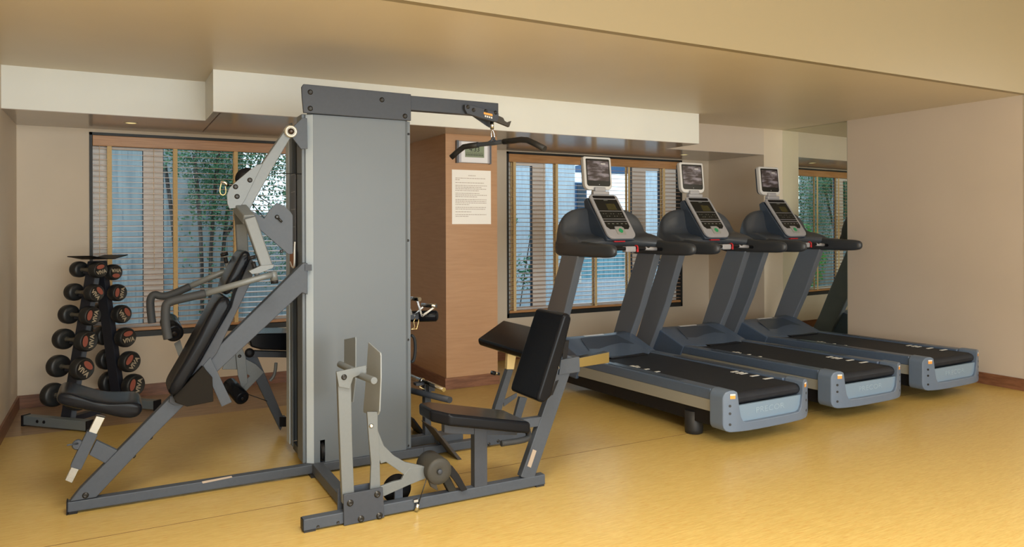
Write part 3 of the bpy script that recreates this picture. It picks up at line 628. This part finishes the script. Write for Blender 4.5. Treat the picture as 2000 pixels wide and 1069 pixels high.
b = B().prism([at(x, y, 3.30) for x, y in ((1101, 614), (1112, 612), (1118, 622), (1104, 680), (1078, 775), (1064, 789), (1049, 784), (1052, 770))], (0, .30, 0))
G('back_cushion', b, VINYL, bevel=.02, seg=4)
G('cushion_bracket', B().plate([(1102, 668), (1112, 665), (1108, 700), (1098, 705)], 3.42, 3.46), BLACKPL, bevel=.002)
G('cushion_bracket', B().plate([(1085, 745), (1092, 742), (1080, 772), (1074, 774)], 3.42, 3.46), BLACKPL, bevel=.002)

# ------------------------------------------------------------------ leg extension station behind the tower
YR = 5.15
G('leg_extension_leg', B().plate([(477, 697), (500, 690), (556, 822), (548, 842)], YR, YR+.045), GREY, bevel=.003)
G('rubber_foot', B().plate([(546, 815), (559, 815), (559, 834), (546, 834)], YR-.005, YR+.05), BLACKPL)
G('leg_extension_seat', B().plate([(486, 660), (492, 654), (510, 652), (560, 651), (640, 655), (640, 688), (510, 684), (490, 678)], YR-.12, YR+.20), VINYL, bevel=.02, seg=4)
G('seat_beam', B().plate([(490, 686), (640, 690), (640, 700), (494, 698)], YR-.02, YR+.04), GREYD, bevel=.002)
G('seat_hinge', B().lathe(at(487, 689, YR-.02), (0, -1, 0), [(0, .03), (.02, .03), (.022, .01)], 20), BLACKPL)
b = B().plate([(460, 688), (473, 680), (480, 697), (484, 748), (472, 760), (465, 735)], YR-.05, YR-.04)
b.plate([(440, 700), (462, 692), (500, 712), (516, 728), (480, 765), (468, 756), (488, 735), (470, 722), (434, 722)], YR-.03, YR-.02)
le = G('leg_extension_arm', b, SILVER, bevel=.002)
bolts([(468, 696)], YR-.05, .009, parent=le)
G('curved_handle', B().tube([at(527, 744, YR), at(534, 737, YR), at(538, 724, YR), at(539, 709, YR)], .011, 10, smooth_path=2), SILVER, le)
def roller(pa, pb, Ya, Yb, r, parent):
    A, D = at(*pa, Ya), at(*pb, Yb); ax = (A-D).normalized(); L = (A-D).length
    o = G('foam_roller', B().lathe(D, ax, [(0, r*.8), (.008, r), (L-.01, r), (L, r*.88), (L-.004, r*.55), (L-.004, r*.3)], 28), VINYL, parent)
    G('roller_cap', B().lathe(A, ax, [(-.004, r*.3), (.002, r*.3), (.003, r*.1)], 14), BLACKPL, o)
roller((474, 779), (447, 750), YR-.20, YR-.03, .046, le)
roller((341, 652), (330, 628), 4.72, 4.95, .052, le)
G('upper_roller_arm', B().plate([(340, 672), (352, 664), (362, 700), (350, 700)], 4.78, 4.79), SILVER, le)
G('cable', B().cyl(at(483, 770, YR), at(522, 784, YR), .003, 6), CABLE)

# ------------------------------------------------------------------ row / preacher curl station behind the leg press
G('curl_pad', B().prism([(2.23, 3.98, .625), (2.24, 3.98, .585), (2.27, 3.98, .572), (2.46, 3.98, .70), (2.44, 3.98, .745)], (0, .64, 0)), VINYL, bevel=.014, seg=4)
G('curl_post', B().plate([(992, 722), (1003, 722), (975, 818), (965, 866), (950, 866), (968, 795)], 4.215, 4.26), GREY, bevel=.003)
G('curl_post_slide', B().plate([(992, 684), (1010, 684), (1004, 722), (990, 722)], 4.222, 4.252), mat('cream_metal_tube', (.62, .50, .26), .3, metal=.3), bevel=.002)
G('curl_post_brace', B().plate([(1016, 776), (1030, 778), (1014, 830), (1002, 828)], 4.23, 4.26).plate([(984, 782), (1010, 768), (1010, 776), (984, 795)], 4.215, 4.225), GREY, bevel=.002)
G('curl_pin', B().cyl(at(960, 728, 4.24), at(975, 731, 4.24), .010, 12), CHROME)
G('curl_pin_grip', B().cyl(at(960, 728, 4.24), at(967, 729.5, 4.24), .013, 12), BLACKPL)
G('row_post', B().box(at(829, 800, 4.42).x, at(841, 800, 4.42).x, 4.41, 4.46, .02, .40), GREY, bevel=.003)
G('row_base_arm', B().box(1.55, 1.86, 4.40, 4.46, .012, .07), GREY, bevel=.003)
G('row_seat_tube', B().cyl((1.66, 4.75, .33), (1.82, 4.16, .34), .02, 14), GREYD)
G('foot_rest', B().plate([(846, 836), (852, 838), (904, 900), (897, 902)], 4.05, 4.25), mat('dark_brown_footrest', (.045, .04, .04), .5), bevel=.002)
G('foot_rest', B().plate([(803, 818), (809, 818), (845, 866), (838, 868)], 4.60, 4.80), BLACKPL, bevel=.002)
G('foot_rest_stay', B().plate([(856, 846), (862, 848), (864, 884), (856, 884)], 4.22, 4.25).box(1.80, 1.95, 4.25, 4.36, .03, .10), GREY, bevel=.002)
G('thigh_roller_arm', B().box(1.55, 1.79, 4.60, 4.64, .79, .83), GREYD, bevel=.003)
G('thigh_roller', B().lathe((1.70, 4.72, .80), Vector((1, -.75, .05)), [(0, .03), (.01, .038), (.25, .038), (.26, .028)], 24), VINYL)
# things held by the machine
lb = thing('lat_pulldown_bar', 'curved lat pulldown bar with black grips hanging from the gym\'s top arm', 'exercise bar', at(963, 283, 4.21))
obj('bar', B().tube([at(905, 287, 4.46), at(932, 283, 4.36), at(963, 280, 4.21), at(987, 276, 4.09)], .0145, 16), SILVER if False else GREY, lb)
obj('grip', B().tube([at(881, 308, 4.53), at(893, 297, 4.50), at(906, 287, 4.45), at(918, 285, 4.41), at(934, 283, 4.35)], .0185, 16), RUBBER, lb)
obj('grip', B().tube([at(984, 277, 4.10), at(1002, 275, 4.02), at(1018, 273, 3.95), at(1030, 274, 3.90), at(1045, 281, 3.84), at(1064, 291, 3.77)], .0185, 16), RUBBER, lb)
obj('hanger', B().tube([at(952, 280, 4.26), at(960, 275, 4.21), at(963, 268, 4.21)], .008, 10).tube([at(974, 279, 4.15), at(966, 275, 4.21), at(963, 268, 4.21)], .008, 10), GREY, lb)
obj('shackle', B().tube([at(960, 270, 4.21), at(959, 260, 4.21), at(961, 252, 4.21), at(965, 260, 4.21), at(966, 270, 4.21)], .0035, 8, smooth_path=1), CHROME, lb)
vh = thing('rowing_bar', 'chrome double-bar rowing handle resting on the black roller beside the weight tower', 'exercise handle', (1.82, 4.55, .83))
for (a, bb) in (((800, 583), (820, 585)), ((824, 596), (852, 598))):
    obj('hand_bar', B().cyl(at(*a, 4.62), at(*bb, 4.52), .014, 16), CHROME, vh)
b = B()
for q in (((815, 588), (824, 618), 4.54), ((848, 600), (824, 618), 4.54), ((826, 600), (808, 618), 4.60), ((801, 604), (804, 616), 4.60)): b.beam(at(*q[0], q[2]), at(*q[1], q[2]), .006, .012)
obj('frame_bars', b, BRASS if False else CHROME, vh)
hb = thing('handle_clip', 'small beige cable clip hanging beside the weight tower under the rowing handle', 'clip', (1.76, 4.5, .74))
obj('clip_loop', B().tube([at(811, 622, 4.52), at(808, 628, 4.52), at(810, 640, 4.52), at(803, 643, 4.52), at(814, 643, 4.52), at(817, 630, 4.52), at(818, 624, 4.52)], .0035, 8), BRASS, hb)
st = thing('ankle_strap', 'black padded strap loop hanging beside the weight tower', 'strap', (1.76, 4.5, .55))
obj('strap_loop', B().tube([at(803, 655, 4.52), at(808, 658, 4.52), at(811, 668, 4.52), at(811, 690, 4.52), at(808, 706, 4.52), at(803, 707, 4.52)], .010, 10, smooth_path=2), FOAM, st)
rb = thing('row_bar', 'short straight chrome bar lying on the low pulley of the gym', 'exercise bar', (1.76, 4.4, .40))
obj('bar', B().cyl((1.715, 4.68, .425), (1.785, 4.17, .405), .0135, 18), CHROME, rb)
obj('collar', B().cyl((1.745, 4.46, .416), (1.75, 4.43, .415), .017, 18), CHROME, rb)
G('low_pulley_clip', B().tube([(1.745, 4.44, .40), (1.73, 4.44, .375), (1.76, 4.42, .36), (1.77, 4.44, .385), (1.75, 4.44, .40)], .005, 8), BRASS)
G('low_pulley_block', B().box(1.70, 1.765, 4.42, 4.47, .39, .405).box(1.76, 1.80, 4.35, 4.40, .36, .395), GREYD)
# ------------------------------------------------------------------ treadmills (built at x0=3.94, rear at y=3.56, then copied)
TX, TY = 3.82, 3.46
tm = thing('treadmill', 'x', 'treadmill', (TX, TY, 0), 'row of treadmills')
def T(name, b, m, parent=None, **k):
    for v in b.bm.verts: v.co = (TX+v.co.x*.97, TY+v.co.y*.97, .042+v.co.z*.97)
    return obj(name, b, m, parent or tm, **k)
# deck, rails, belt
T('deck_frame', B().yz([(.14, .058), (1.78, .04), (2.10, .04), (2.10, .18), (.14, .18)], -.385, .385), BLACKPL, bevel=.004)
for s in (-1, 1):
    def sx(a, c): return (a*s, c*s) if s > 0 else (c*s, a*s)
    x0, x1 = sx(.305, .405)
    rail = T('side_rail', B().yz([(.16, .235), (1.80, .215), (1.80, .283), (1.60, .292), (.16, .312)], x0, x1), TM_BLUE, bevel=.010, seg=3)
    x0, x1 = sx(.315, .385)
    T('tread_strip', B().yz([(.48, .3065), (1.30, .2975), (1.30, .3005), (.48, .3095)], x0, x1), TM_DARK, rail)
    x0, x1 = sx(.388, .400)
    T('side_panel', B().yz([(.15, .158), (1.80, .128), (1.72, .222), (.15, .240)], x0, x1), TM_CREAM, bevel=.003)
    x0, x1 = sx(.37, .45)
    T('rubber_foot', B().lathe((s*.345, .38, -.0433), (0, 0, 1), [(0, .052), (.004, .060), (.03, .064), (.16, .064)], 20), RUBBER)
T('running_belt', B().yz([(.055+.035*math.cos(math.radians(a)), .258+.035*math.sin(math.radians(a))) for a in range(270, 90, -20)][::-1] and
    [(.06, .215), (.035, .222), (.018, .24), (.015, .262), (.028, .283), (.055, .296), (1.70, .285), (1.70, .24), (.06, .22)], -.30, .30), BELT, bevel=.004, seg=3)
T('roller_end', B().cyl((-.312, .055, .256), (.312, .055, .256), .034, 20), BLACKPL)
b = B()
for (x, y, L) in ((-.285, 1.12, .07), (-.285, 1.08, .05), (-.285, 1.15, .05), (-.285, .98, .06), (-.285, .86, .06), (.215, .55, .07), (.215, .50, .07), (.215, .46, .07), (.215, .36, .08), (.215, .24, .09)):
    b.box(x, x+L, y, y+.022, .29, .2985-.0045*max(0, y-.05)/1.0*1.5)
T('belt_marks', b, WHITE)
# rear cover
def cy(x): return -.020+.058*(abs(x)/.42)**4
def cover():
    b = B(); rings = []
    prof = [(.42, .105, .27), (.414, .075, .292), (.40, .056, .312), (.375, .048, .322), (.345, .048, .322), (.325, .048, .312), (.318, .048, .27), (.308, .048, .20), (.298, .048, .15), (.28, .048, .118), (.255, .048, .108), (.16, .048, .107), (.06, .048, .107)]
    st = [(-x, a, c_) for x, a, c_ in prof]+[(x, a, c_) for x, a, c_ in prof[::-1]]
    for x, a, c_ in st: rings.append([b.bm.verts.new(p) for p in ((x, cy(x), a), (x, cy(x), c_), (x, .155, c_), (x, .155, a))])
    for R, S in zip(rings, rings[1:]):
        for k in range(4): b.bm.faces.new((R[k], R[(k+1) % 4], S[(k+1) % 4], S[k]))
    b.bm.faces.new(rings[0][::-1]); b.bm.faces.new(rings[-1]); return b
rc = T('rear_cover', cover(), TM_REAR, bevel=.009, seg=3)
T('cover_inset', B().box(-.315, .315, .012, .03, .10, .218), TM_INSET, rc)
for s in (-1, 1):
    for z in (.10, .172, .222): T('cover_screw', B().lathe((s*.375, cy(.375)+.001, z), (s*.42, -.9, 0), [(0, .009), (.0022, .009)], 16), BOLT, rc)
    for nm, z0_, z1_, mm, dd in (('warning_label', .268, .300, ORANGE, .0012), ('warning_label_top', .290, .300, WHITE, .0018)):
        xa, xb = s*.340, s*.375
        T(nm, B().prism([(xa, cy(xa)-dd, z0_), (xb, cy(xb)-dd, z0_), (xb, cy(xb)-dd, z1_), (xa, cy(xa)-dd, z1_)], (0, -.0008, 0)), mm, rc)
tb = text_bm('PRECOR', .054, (.0, .0112, .165), (1, 0, 0), (0, 0, 1)); bmesh.ops.scale(tb.bm, vec=(1.4, 1, 1), verts=tb.bm.verts)
T('lettering', tb, mat('pale_raised_letters', (.25, .34, .44), .35), rc)
# motor hood
def hood():
    b = B(); S = [(-.41, 0), (-.34, .0), (-.25, .7), (0, 1), (.25, .7), (.34, .0), (.41, 0)]
    rows = []
    for (x, k) in S:
        prof = [(1.62-.12*k, .287), (1.66-.12*k, .300), (1.96, .405-.012*k), (2.06, .415-.012*k), (2.16, .38), (2.20, .28), (2.20, .12), (1.72, .10)]
        rows.append([b.bm.verts.new((x, y, z)) for y, z in prof])
    for A, D in zip(rows, rows[1:]):
        for i in range(len(A)-1): b.bm.faces.new((A[i], A[i+1], D[i+1], D[i]))
        b.bm.faces.new((A[-1], A[0], D[0], D[-1]))
    b.bm.faces.new(rows[0]); b.bm.faces.new(rows[-1][::-1]); return b
hd = T('motor_hood', hood(), TM_BLUE, bevel=.012, seg=3)
T('hood_panel', B().prism([(-.27, 1.72, .331), (.27, 1.72, .331), (.20, 1.94, .404), (-.20, 1.94, .404)], (0, 0, .003)), TM_DARK, hd)
T('hood_badge', B().prism([(-.11, 2.0, .4065), (.11, 2.0, .4065), (.11, 2.03, .409), (-.11, 2.03, .409)], (0, 0, .003)), BEZEL, hd)
T('belt_gap', B().yz([(1.50, .288), (1.62, .288), (1.62, .297), (1.50, .297)], -.20, .20), BLACKPL, hd)
# uprights
for s in (-1, 1):
    x0, x1 = (s*.382, s*.460) if s > 0 else (s*.460, s*.382)
    up_ = T('upright', B().yz([(2.12, -.04), (2.38, -.04), (2.31, .20), (2.23, .35), (2.09, .67), (1.86, 1.16), (1.61, 1.16), (1.81, .68), (1.98, .345), (2.06, .20)], x0, x1), TM_POST, bevel=.012, seg=3)
    T('foot_bolt', B().lathe((s*.382, 2.18, .06), (-s, 0, 0), [(0, .012), (.004, .010)], 14), BOLT, up_)
# console shroud: arched wing
def wing():
    b = B(); rings = []
    n = 28
    for i in range(n+1):
        t = -1+2*i/n; t = math.copysign(abs(t)**.8, t); x = .468*t; a = abs(t)
        arch = max(0, 1-a**3.6)**.5
        zt = 1.355+.225*arch
        back = 1.98-.05*a
        fr = 1.66-.10*a**2            # front lip
        zl = 1.285+.03*(1-a)          # lip height
        zb = 1.155+.055*(1-a**4)      # underside
        valley = 1.315+.02*a
        sec = [(back, zt), (back-.045, zt-.002), (back-.075, zt-.02), (back-.095, (zt+valley)/2-.01), (back-.115, valley+.012), (1.74-.05*a, valley-.004), (fr, zl), (fr-.02, zl-.04), (fr+.02, zb+.01), (1.78, zb), (back, zb), (back+.03, (zb+zt)/2)]
        rings.append([b.bm.verts.new((x, y, z)) for y, z in sec])
    m = len(rings[0])
    for A, D in zip(rings, rings[1:]):
        for k in range(m): b.bm.faces.new((A[k], A[(k+1) % m], D[(k+1) % m], D[k])).smooth = True
    b.bm.faces.new(rings[0][::-1]); b.bm.faces.new(rings[-1]); return b
wg = T('console_shroud', wing(), GRAPHITE, subsurf=1, smooth=True)
T('console_body', B().prism([(-.155, 1.60, 1.285), (-.155, 1.635, 1.335), (-.155, 1.905, 1.665), (-.155, 1.955, 1.64), (-.155, 1.90, 1.35), (-.155, 1.75, 1.25)], (.31, 0, 0)), TM_DARK, bevel=.012, seg=3)
# handrails (arms)
for s in (-1, 1):
    b = B(); sec = []
    path = [(2.00, .0, .040, .085), (1.82, .0, .046, .085), (1.62, .0, .050, .068), (1.45, .0, .048, .060), (1.30, .0, .046, .058), (1.21, 0, .042, .054), (1.165, 0, .030, .040), (1.15, 0, .008, .01)]
    rings = []
    for (y, dx, hw, hh) in path:
        zc = 1.208+max(0, hh-.058)*.8
        R = []
        for k in range(16):
            a = 2*math.pi*k/16; cx_, cz_ = math.cos(a), math.sin(a)
            R.append(b.bm.verts.new((s*.422+hw*math.copysign(abs(cx_)**.6, cx_), y, zc+hh*math.copysign(abs(cz_)**.6, cz_))))
        rings.append(R)
    for A, D in zip(rings, rings[1:]):
        for k in range(16): b.bm.faces.new((A[k], A[(k+1) % 16], D[(k+1) % 16], D[k]))
    b.bm.faces.new(rings[0][::-1]); b.bm.faces.new(rings[-1])
    T('handrail', b, ARMGREY, subsurf=1, smooth=True)
ft = T('front_grip_bar', B().tube([(-.40, 1.52, 1.20), (-.2, 1.50, 1.215), (.2, 1.50, 1.215), (.40, 1.52, 1.20)], .015, 14), BLACKPL)
T('pulse_sensor', B().cyl((.17, 1.50, 1.214), (.30, 1.505, 1.207), .0165, 14), CONSIL, ft)
T('pulse_sensor', B().cyl((-.30, 1.505, 1.207), (-.17, 1.50, 1.214), .0165, 14), CONSIL, ft)
T('sensor_housing', B().box(-.05, .06, 1.48, 1.54, 1.185, 1.235), CONSIL, ft, bevel=.010, seg=3)
T('safety_clip', B().ring((.075, 1.50, 1.22), (1, 0, 0), .020, .007).box(.067, .083, 1.478, 1.488, 1.185, 1.21), RED, ft)
T('stop_button', B().box(-.06, .06, 1.625, 1.66, 1.268, 1.288), RED, wg, bevel=.006)
# console panel, tilted
cb, ct = Vector((0, 1.595, 1.305)), Vector((0, 1.885, 1.685))
cu = (ct-cb).normalized(); cn = Vector((1, 0, 0)).cross(cu); cn = cn if cn.y < 0 else -cn; CL = (ct-cb).length
def cp(x, v, d=0): return cb+Vector((x, 0, 0))+cu*v+cn*d
def cpoly(pts, d0, d1): return B().prism([cp(x, v, d0) for x, v in pts], cn*(d1-d0))
def rrect(x0, x1, v0, v1, rb, rt, n=5):
    P = []
    for (cx_, cv_, r, a0) in ((x1-rb, v0+rb, rb, 270), (x1-rt, v1-rt, rt, 0), (x0+rt, v1-rt, rt, 90), (x0+rb, v0+rb, rb, 180)):
        for i in range(n+1):
            a = math.radians(a0+90*i/n); P.append((cx_+r*math.cos(a), cv_+r*math.sin(a)))
    return P
pn = T('console_panel', cpoly(rrect(-.155, .155, -.01, CL, .06, .03), -.008, .014), CONSIL, bevel=.005, seg=3)
T('display', cpoly([(-.128, .42), (.128, .42), (.128, .175), (-.128, .175)], .014, .0155), DISPLAY, pn)
T('keypad', cpoly([(-.128, .168), (.128, .168), (.128, .115), (.10, .085), (.05, .085), (.04, .115), (-.04, .115), (-.05, .085), (-.10, .085), (-.128, .115)], .014, .0155), DISPLAY, pn)
T('top_display', cpoly(rrect(-.125, .125, .43, .462, .012, .012, 3), .014, .0155), BLACKPL, pn)
T('lcd_window', cpoly([(-.02, .37), (.08, .37), (.08, .30), (-.02, .30)], .0155, .0162), mat('brown_display_window', (.05, .045, .018), .2), pn)
b = B()
for v in (.285, .195): b.prism([cp(-.128, v, .0155), cp(.128, v, .0155), cp(.128, v+.0035, .0155), cp(-.128, v+.0035, .0155)], cn*.001)
T('divider_lines', b, CONSIL, pn)
b = B()
for i in range(8):
    for j in range(2):
        if (i+j) % 3: 
            x = -.10+i*.028; v = .225+j*.028; b.prism([cp(x, v, .0155), cp(x+.010, v, .0155), cp(x+.010, v+.007, .0155), cp(x, v+.007, .0155)], cn*.0008)
for i in range(5):
    x = -.10+i*.048; b.prism([cp(x, .14, .0155), cp(x+.022, .14, .0155), cp(x+.022, .150, .0155), cp(x, .150, .0155)], cn*.0008)
b.prism([cp(-.022, .405, .0155), cp(.022, .405, .0155), cp(.022, .413, .0155), cp(-.022, .413, .0155)], cn*.0008)
T('key_marks', b, mat('grey_key_marks', (.14, .15, .14), .5), pn)
T('stop_pad', cpoly(rrect(-.045, .05, .025, .105, .012, .012, 3), .014, .020), mat('grey_stop_pad', (.30, .30, .29), .4), pn, bevel=.002)
T('green_key', cpoly([(-.004, .042), (.012, .042), (.026, .056), (.026, .074), (.012, .088), (-.004, .088), (-.018, .074), (-.018, .056)], .020, .0215), GREEN, pn)
# entertainment screen on top
T('screen_neck', B().box(-.06, .06, 1.90, 1.94, 1.655, 1.76).box(-.09, .09, 1.885, 1.93, 1.69, 1.725), CONSIL, bevel=.008, seg=3)
sc0 = Vector((0, 1.935, 1.735)); su = Vector((0, .10, 1)).normalized(); sn = Vector((0, -1, .10)).normalized()
def sp_(x, v, d=0): return sc0+Vector((x, 0, 0))+su*v+sn*d
def spoly(pts, d0, d1): return B().prism([sp_(x, v, d0) for x, v in pts], sn*(d1-d0))
sv = T('entertainment_screen', spoly(rrect(-.155, .155, 0, .305, .055, .018), -.03, .012), BEZEL, bevel=.007, seg=3)
T('screen_back', spoly(rrect(-.145, .145, .01, .295, .05, .02), -.055, -.03), TM_DARK, sv, bevel=.01)
T('screen_glass', spoly(rrect(-.132, .132, .035, .285, .025, .010), .012, .0135), DISPLAY, sv)
T('screen_picture', spoly([(-.120, .085), (.120, .085), (.120, .268), (-.120, .268)], .0135, .0142), SCREEN, sv)
b = B(); b.prism([sp_(.035, .238, .0142), sp_(.085, .238, .0142), sp_(.085, .246, .0142), sp_(.035, .246, .0142)], sn*.0005)
b.lathe(sp_(.005, .050, .0135), sn, [(0, .004), (.001, .002)], 10); T('screen_marks', b, WHITE, sv)
T('screen_chin', spoly([(-.02, .008), (.02, .008), (.008, .020), (-.008, .020)], .012, .013), BLACKPL, sv)
tm['label'] = 'nearest treadmill, directly behind the leg press seat, screen on its console'
t2 = copy_tree(tm); tm.rotation_euler = (0, 0, math.radians(1.7)); t2.rotation_euler = (0, 0, math.radians(.8)); t2.location = (4.95, 3.54, 0); t2['label'] = 'middle one of the three treadmills, between the two others'
t3 = copy_tree(tm); t3.location = (6.07, 3.58, 0); t3['label'] = 'treadmill furthest right, standing against the right wall beside the mirror'

# ------------------------------------------------------------------ dumbbell rack and dumbbells
AX, BX = Vector((.707, -.707, 0)), Vector((.707, .707, 0)); R0 = Vector((-.35, 6.05, 0))
def rp(a, b_, z): return R0+AX*a+BX*b_+Vector((0, 0, z))
rack = thing('dumbbell_rack', 'dark upright A-shaped rack holding the round dumbbells in the left corner', 'rack', rp(0, .3, 0))
def rbeam(b, p0, p1, wa, wb):       # beam between rack points; wa along dumbbell axis, wb across
    p0, p1 = Vector(p0), Vector(p1); q = [AX*(-wa/2)+BX*(-wb/2), AX*(wa/2)+BX*(-wb/2), AX*(wa/2)+BX*(wb/2), AX*(-wa/2)+BX*(wb/2)]
    return b.prism([p0+k for k in q], p1-p0)
RACKF = mat('rack_grey_foot', (.14, .165, .18), .45)
for bb in (.0, .62):
    ft_ = obj('foot_bar', rbeam(B(), rp(-.29, bb, .045), rp(-.29, bb, .045)+AX*.58, .0001, .0001) if False else B().prism([rp(-.28, bb-.03, .01), rp(-.28, bb+.03, .01), rp(-.28, bb+.03, .075), rp(-.28, bb-.03, .075)], AX*.56), RACKF, rack, bevel=.004)
    for e in (-.30, .28): obj('end_cap', B().prism([rp(e, bb-.033, 0), rp(e, bb+.033, 0), rp(e, bb+.033, .078), rp(e, bb-.033, .078)], AX*.02), BLACKPL, ft_, bevel=.004)
    for t in (-.09, -.03): obj('bolt', B().lathe(rp(t-.06, bb-.03, .045), -BX, [(0, .012), (.004, .010)], 12), BLACKPL, ft_)
obj('cross_rail', B().prism([rp(-.03, 0, .02), rp(.03, 0, .02), rp(.03, 0, .06), rp(-.03, 0, .06)], BX*.62), NAVY, rack, bevel=.003)
obj('rack_column', rbeam(B(), rp(0, .085, .05), rp(0, .322, 1.16), .09, .05), NAVY, rack, bevel=.004)
obj('rack_column', rbeam(B(), rp(0, .545, .05), rp(0, .365, 1.16), .09, .05), NAVY, rack, bevel=.004)
obj('column_edge', rbeam(B(), rp(.050, .080, .05), rp(.050, .312, 1.13), .010, .035), mat('rack_grey_edge', (.11, .13, .16), .4), rack)
b = B()
b.prism([rp(-.13, .20, 1.195), rp(.10, .20, 1.20), rp(.10, .33, 1.175), rp(-.13, .33, 1.17)], (0, 0, .006))
b.prism([rp(-.06, .34, 1.172), rp(.16, .34, 1.176), rp(.16, .47, 1.20), rp(-.06, .47, 1.196)], (0, 0, .006))
obj('top_tray', b, BLACKPL, rack)
DB = mat('dumbbell_rubber', (.016, .017, .018), .42)
def make_dumbbell(a0, b0, z, r, L, rot, nm):
    c = rp(a0, b0, z)
    t = thing('dumbbell', 'x', 'dumbbell', c, 'round dumbbells on the rack')
    hl = L/2; AD = Vector((.60, -.80, 0))
    for s in (1, -1):
        p = c+AD*s*(hl-.065)
        hh = obj('head', B().lathe(p, AD*s, [(-.012, r*.5), (-.012, r*.84), (-.002, r*.96), (.020, r), (.050, r*.97), (.062, r*.88), (.065, r*.83), (.063, r*.79), (.063, .01)], 32), DB, t)
        if s > 0:
            up_ = Vector((0, 0, 1)); X = -AD.cross(up_); X = Vector((AD.y*-1, AD.x, 0))
            Xr = X*math.cos(rot)+up_*math.sin(rot); Yr = -X*math.sin(rot)+up_*math.cos(rot); fc = c+AD*(hl-.0015)
            tb = text_bm('VIVA', r*.60, fc-Yr*r*.26, Xr, Yr, bold=.03); tb2 = tb; bmesh.ops.scale(tb2.bm, vec=(1, 1, 1), verts=tb2.bm.verts)
            obj('lettering', tb2, BEIGEINK, hh)
            pts = [fc+Xr*(r*.52*math.cos(q))+Yr*(r*.40+r*.26*math.sin(q)) for q in [2*math.pi*k/20 for k in range(20)]]
            obj('logo_oval', B().prism(pts, AD*.001), RED_OVAL, hh)
    obj('handle', B().lathe(c-AD*(hl-.064), AD, [(0, .019), (.02, .019), (.03, .013), (hl-.064, .0165), (2*hl-.158, .013), (2*hl-.148, .019), (2*hl-.128, .019)], 18), mat_handle, t)
    sd = B().prism([c+AX*-.05+Vector((0, 0, -.012)), c+AX*.05+Vector((0, 0, -.012)), c+AX*.05+Vector((0, 0, -.03)), c+AX*-.05+Vector((0, 0, -.03))], BX*(.05 if nm == 'L' else -.05))
    obj('saddle', sd, NAVY, rack)
    return t
mat_handle = mat('worn_steel_handle', (.25, .235, .20), .35, metal=.8)
ordn = ['top', 'second', 'third', 'fourth', 'fifth', 'bottom']
zl = (1.10, .935, .775, .60, .41, .21); zr = (1.075, .92, .755, .575, .385, .20)
rotl = (.2, -.9, 1.3, 1.45, -.8, .3); rotr = (3.1, 1.4, -1.0, .1, .9, 1.3)
for i in range(6):
    f_ = i/5; r = .060+.026*f_
    d = make_dumbbell(0, .262-.20*f_, zl[i], r, .285+.06*f_, rotl[i], 'L'); d['label'] = 'black round dumbbell, %s in the left stack of the rack' % ordn[i]
    d = make_dumbbell(0, .40+.165*f_, zr[i], r, .285+.06*f_, rotr[i], 'R'); d['label'] = 'black round dumbbell, %s in the right stack of the rack' % ordn[i]

# ------------------------------------------------------------------ clock and notice on the wood column
YC = 5.858
ck = thing('digital_clock', 'square silver digital wall clock on the wood column, behind the lat bar', 'clock', (2.785, YC, 1.965))
obj('case', B().box(2.640, 2.945, YC-.03, YC, 1.965, 2.155), CLOCKF, ck, bevel=.004)
dks = mat('dark_clock_side', (.10, .11, .14), .4)
for q in ((2.622, 2.642), (2.943, 2.957)): obj('side_shell', B().box(*q, YC-.035, YC, 1.962, 2.158), dks, ck)
obj('face', B().box(2.665, 2.92, YC-.033, YC-.03, 1.97, 2.15), mat('pale_clock_face', (.80, .80, .85), .3), ck)
obj('lcd_panel', B().box(2.70, 2.885, YC-.035, YC-.033, 2.015, 2.125), LCD, ck)
obj('time_digits', text_bm('4:33', .060, (2.79, YC-.0355, 2.085), (1, 0, 0), (0, 0, 1)), BOLT, ck)
b = B()
for i in range(11): b.box(2.708+i*.0155, 2.719+i*.0155, YC-.0355, YC-.035, 2.028, 2.045)
for i in range(9): b.box(2.712+i*.018, 2.724+i*.018, YC-.0355, YC-.035, 2.05, 2.056)
obj('small_digits', b, mat('lcd_segment', (.09, .11, .07), .4), ck)
nt_ = thing('paper_notice', 'white laminated sheet of typed gym rules on the wood column', 'notice', (2.777, YC, 1.43))
obj('sheet', B().box(2.588, 2.966, YC-.004, YC-.0005, 1.43, 1.905), PAPER, nt_, bevel=.001)
rnd = random.Random(3); b = B(); z = 1.868
rows = [(.07, .32, .10), None, (0, .92, 0), (0, .13, 0), None, (0, .88, 0), None, (0, .97, 0), (0, .80, 0), (0, .95, 0), (0, .72, 0), None, (0, .74, 0), (0, .97, 0), (0, .66, 0), None, (0, .97, 0), (0, .95, 0), (0, .95, 0), (0, .42, 0), None, (0, .95, 0), (0, .92, 0), None, (0, .48, 0), None, (0, .95, 0), (0, .40, 0)]
for i, rw in enumerate(rows):
    z -= .0148 if rw else .0095
    if not rw: continue
    x = 2.62 if i else 2.745; xe = x+(.315*rw[1] if i else .07)
    while x < xe:
        wd = rnd.uniform(.008, .026); b.box(x, min(x+wd, xe), YC-.0046, YC-.004, z, z+.0058); x += wd+.004
obj('typed_lines', b, INK, nt_)
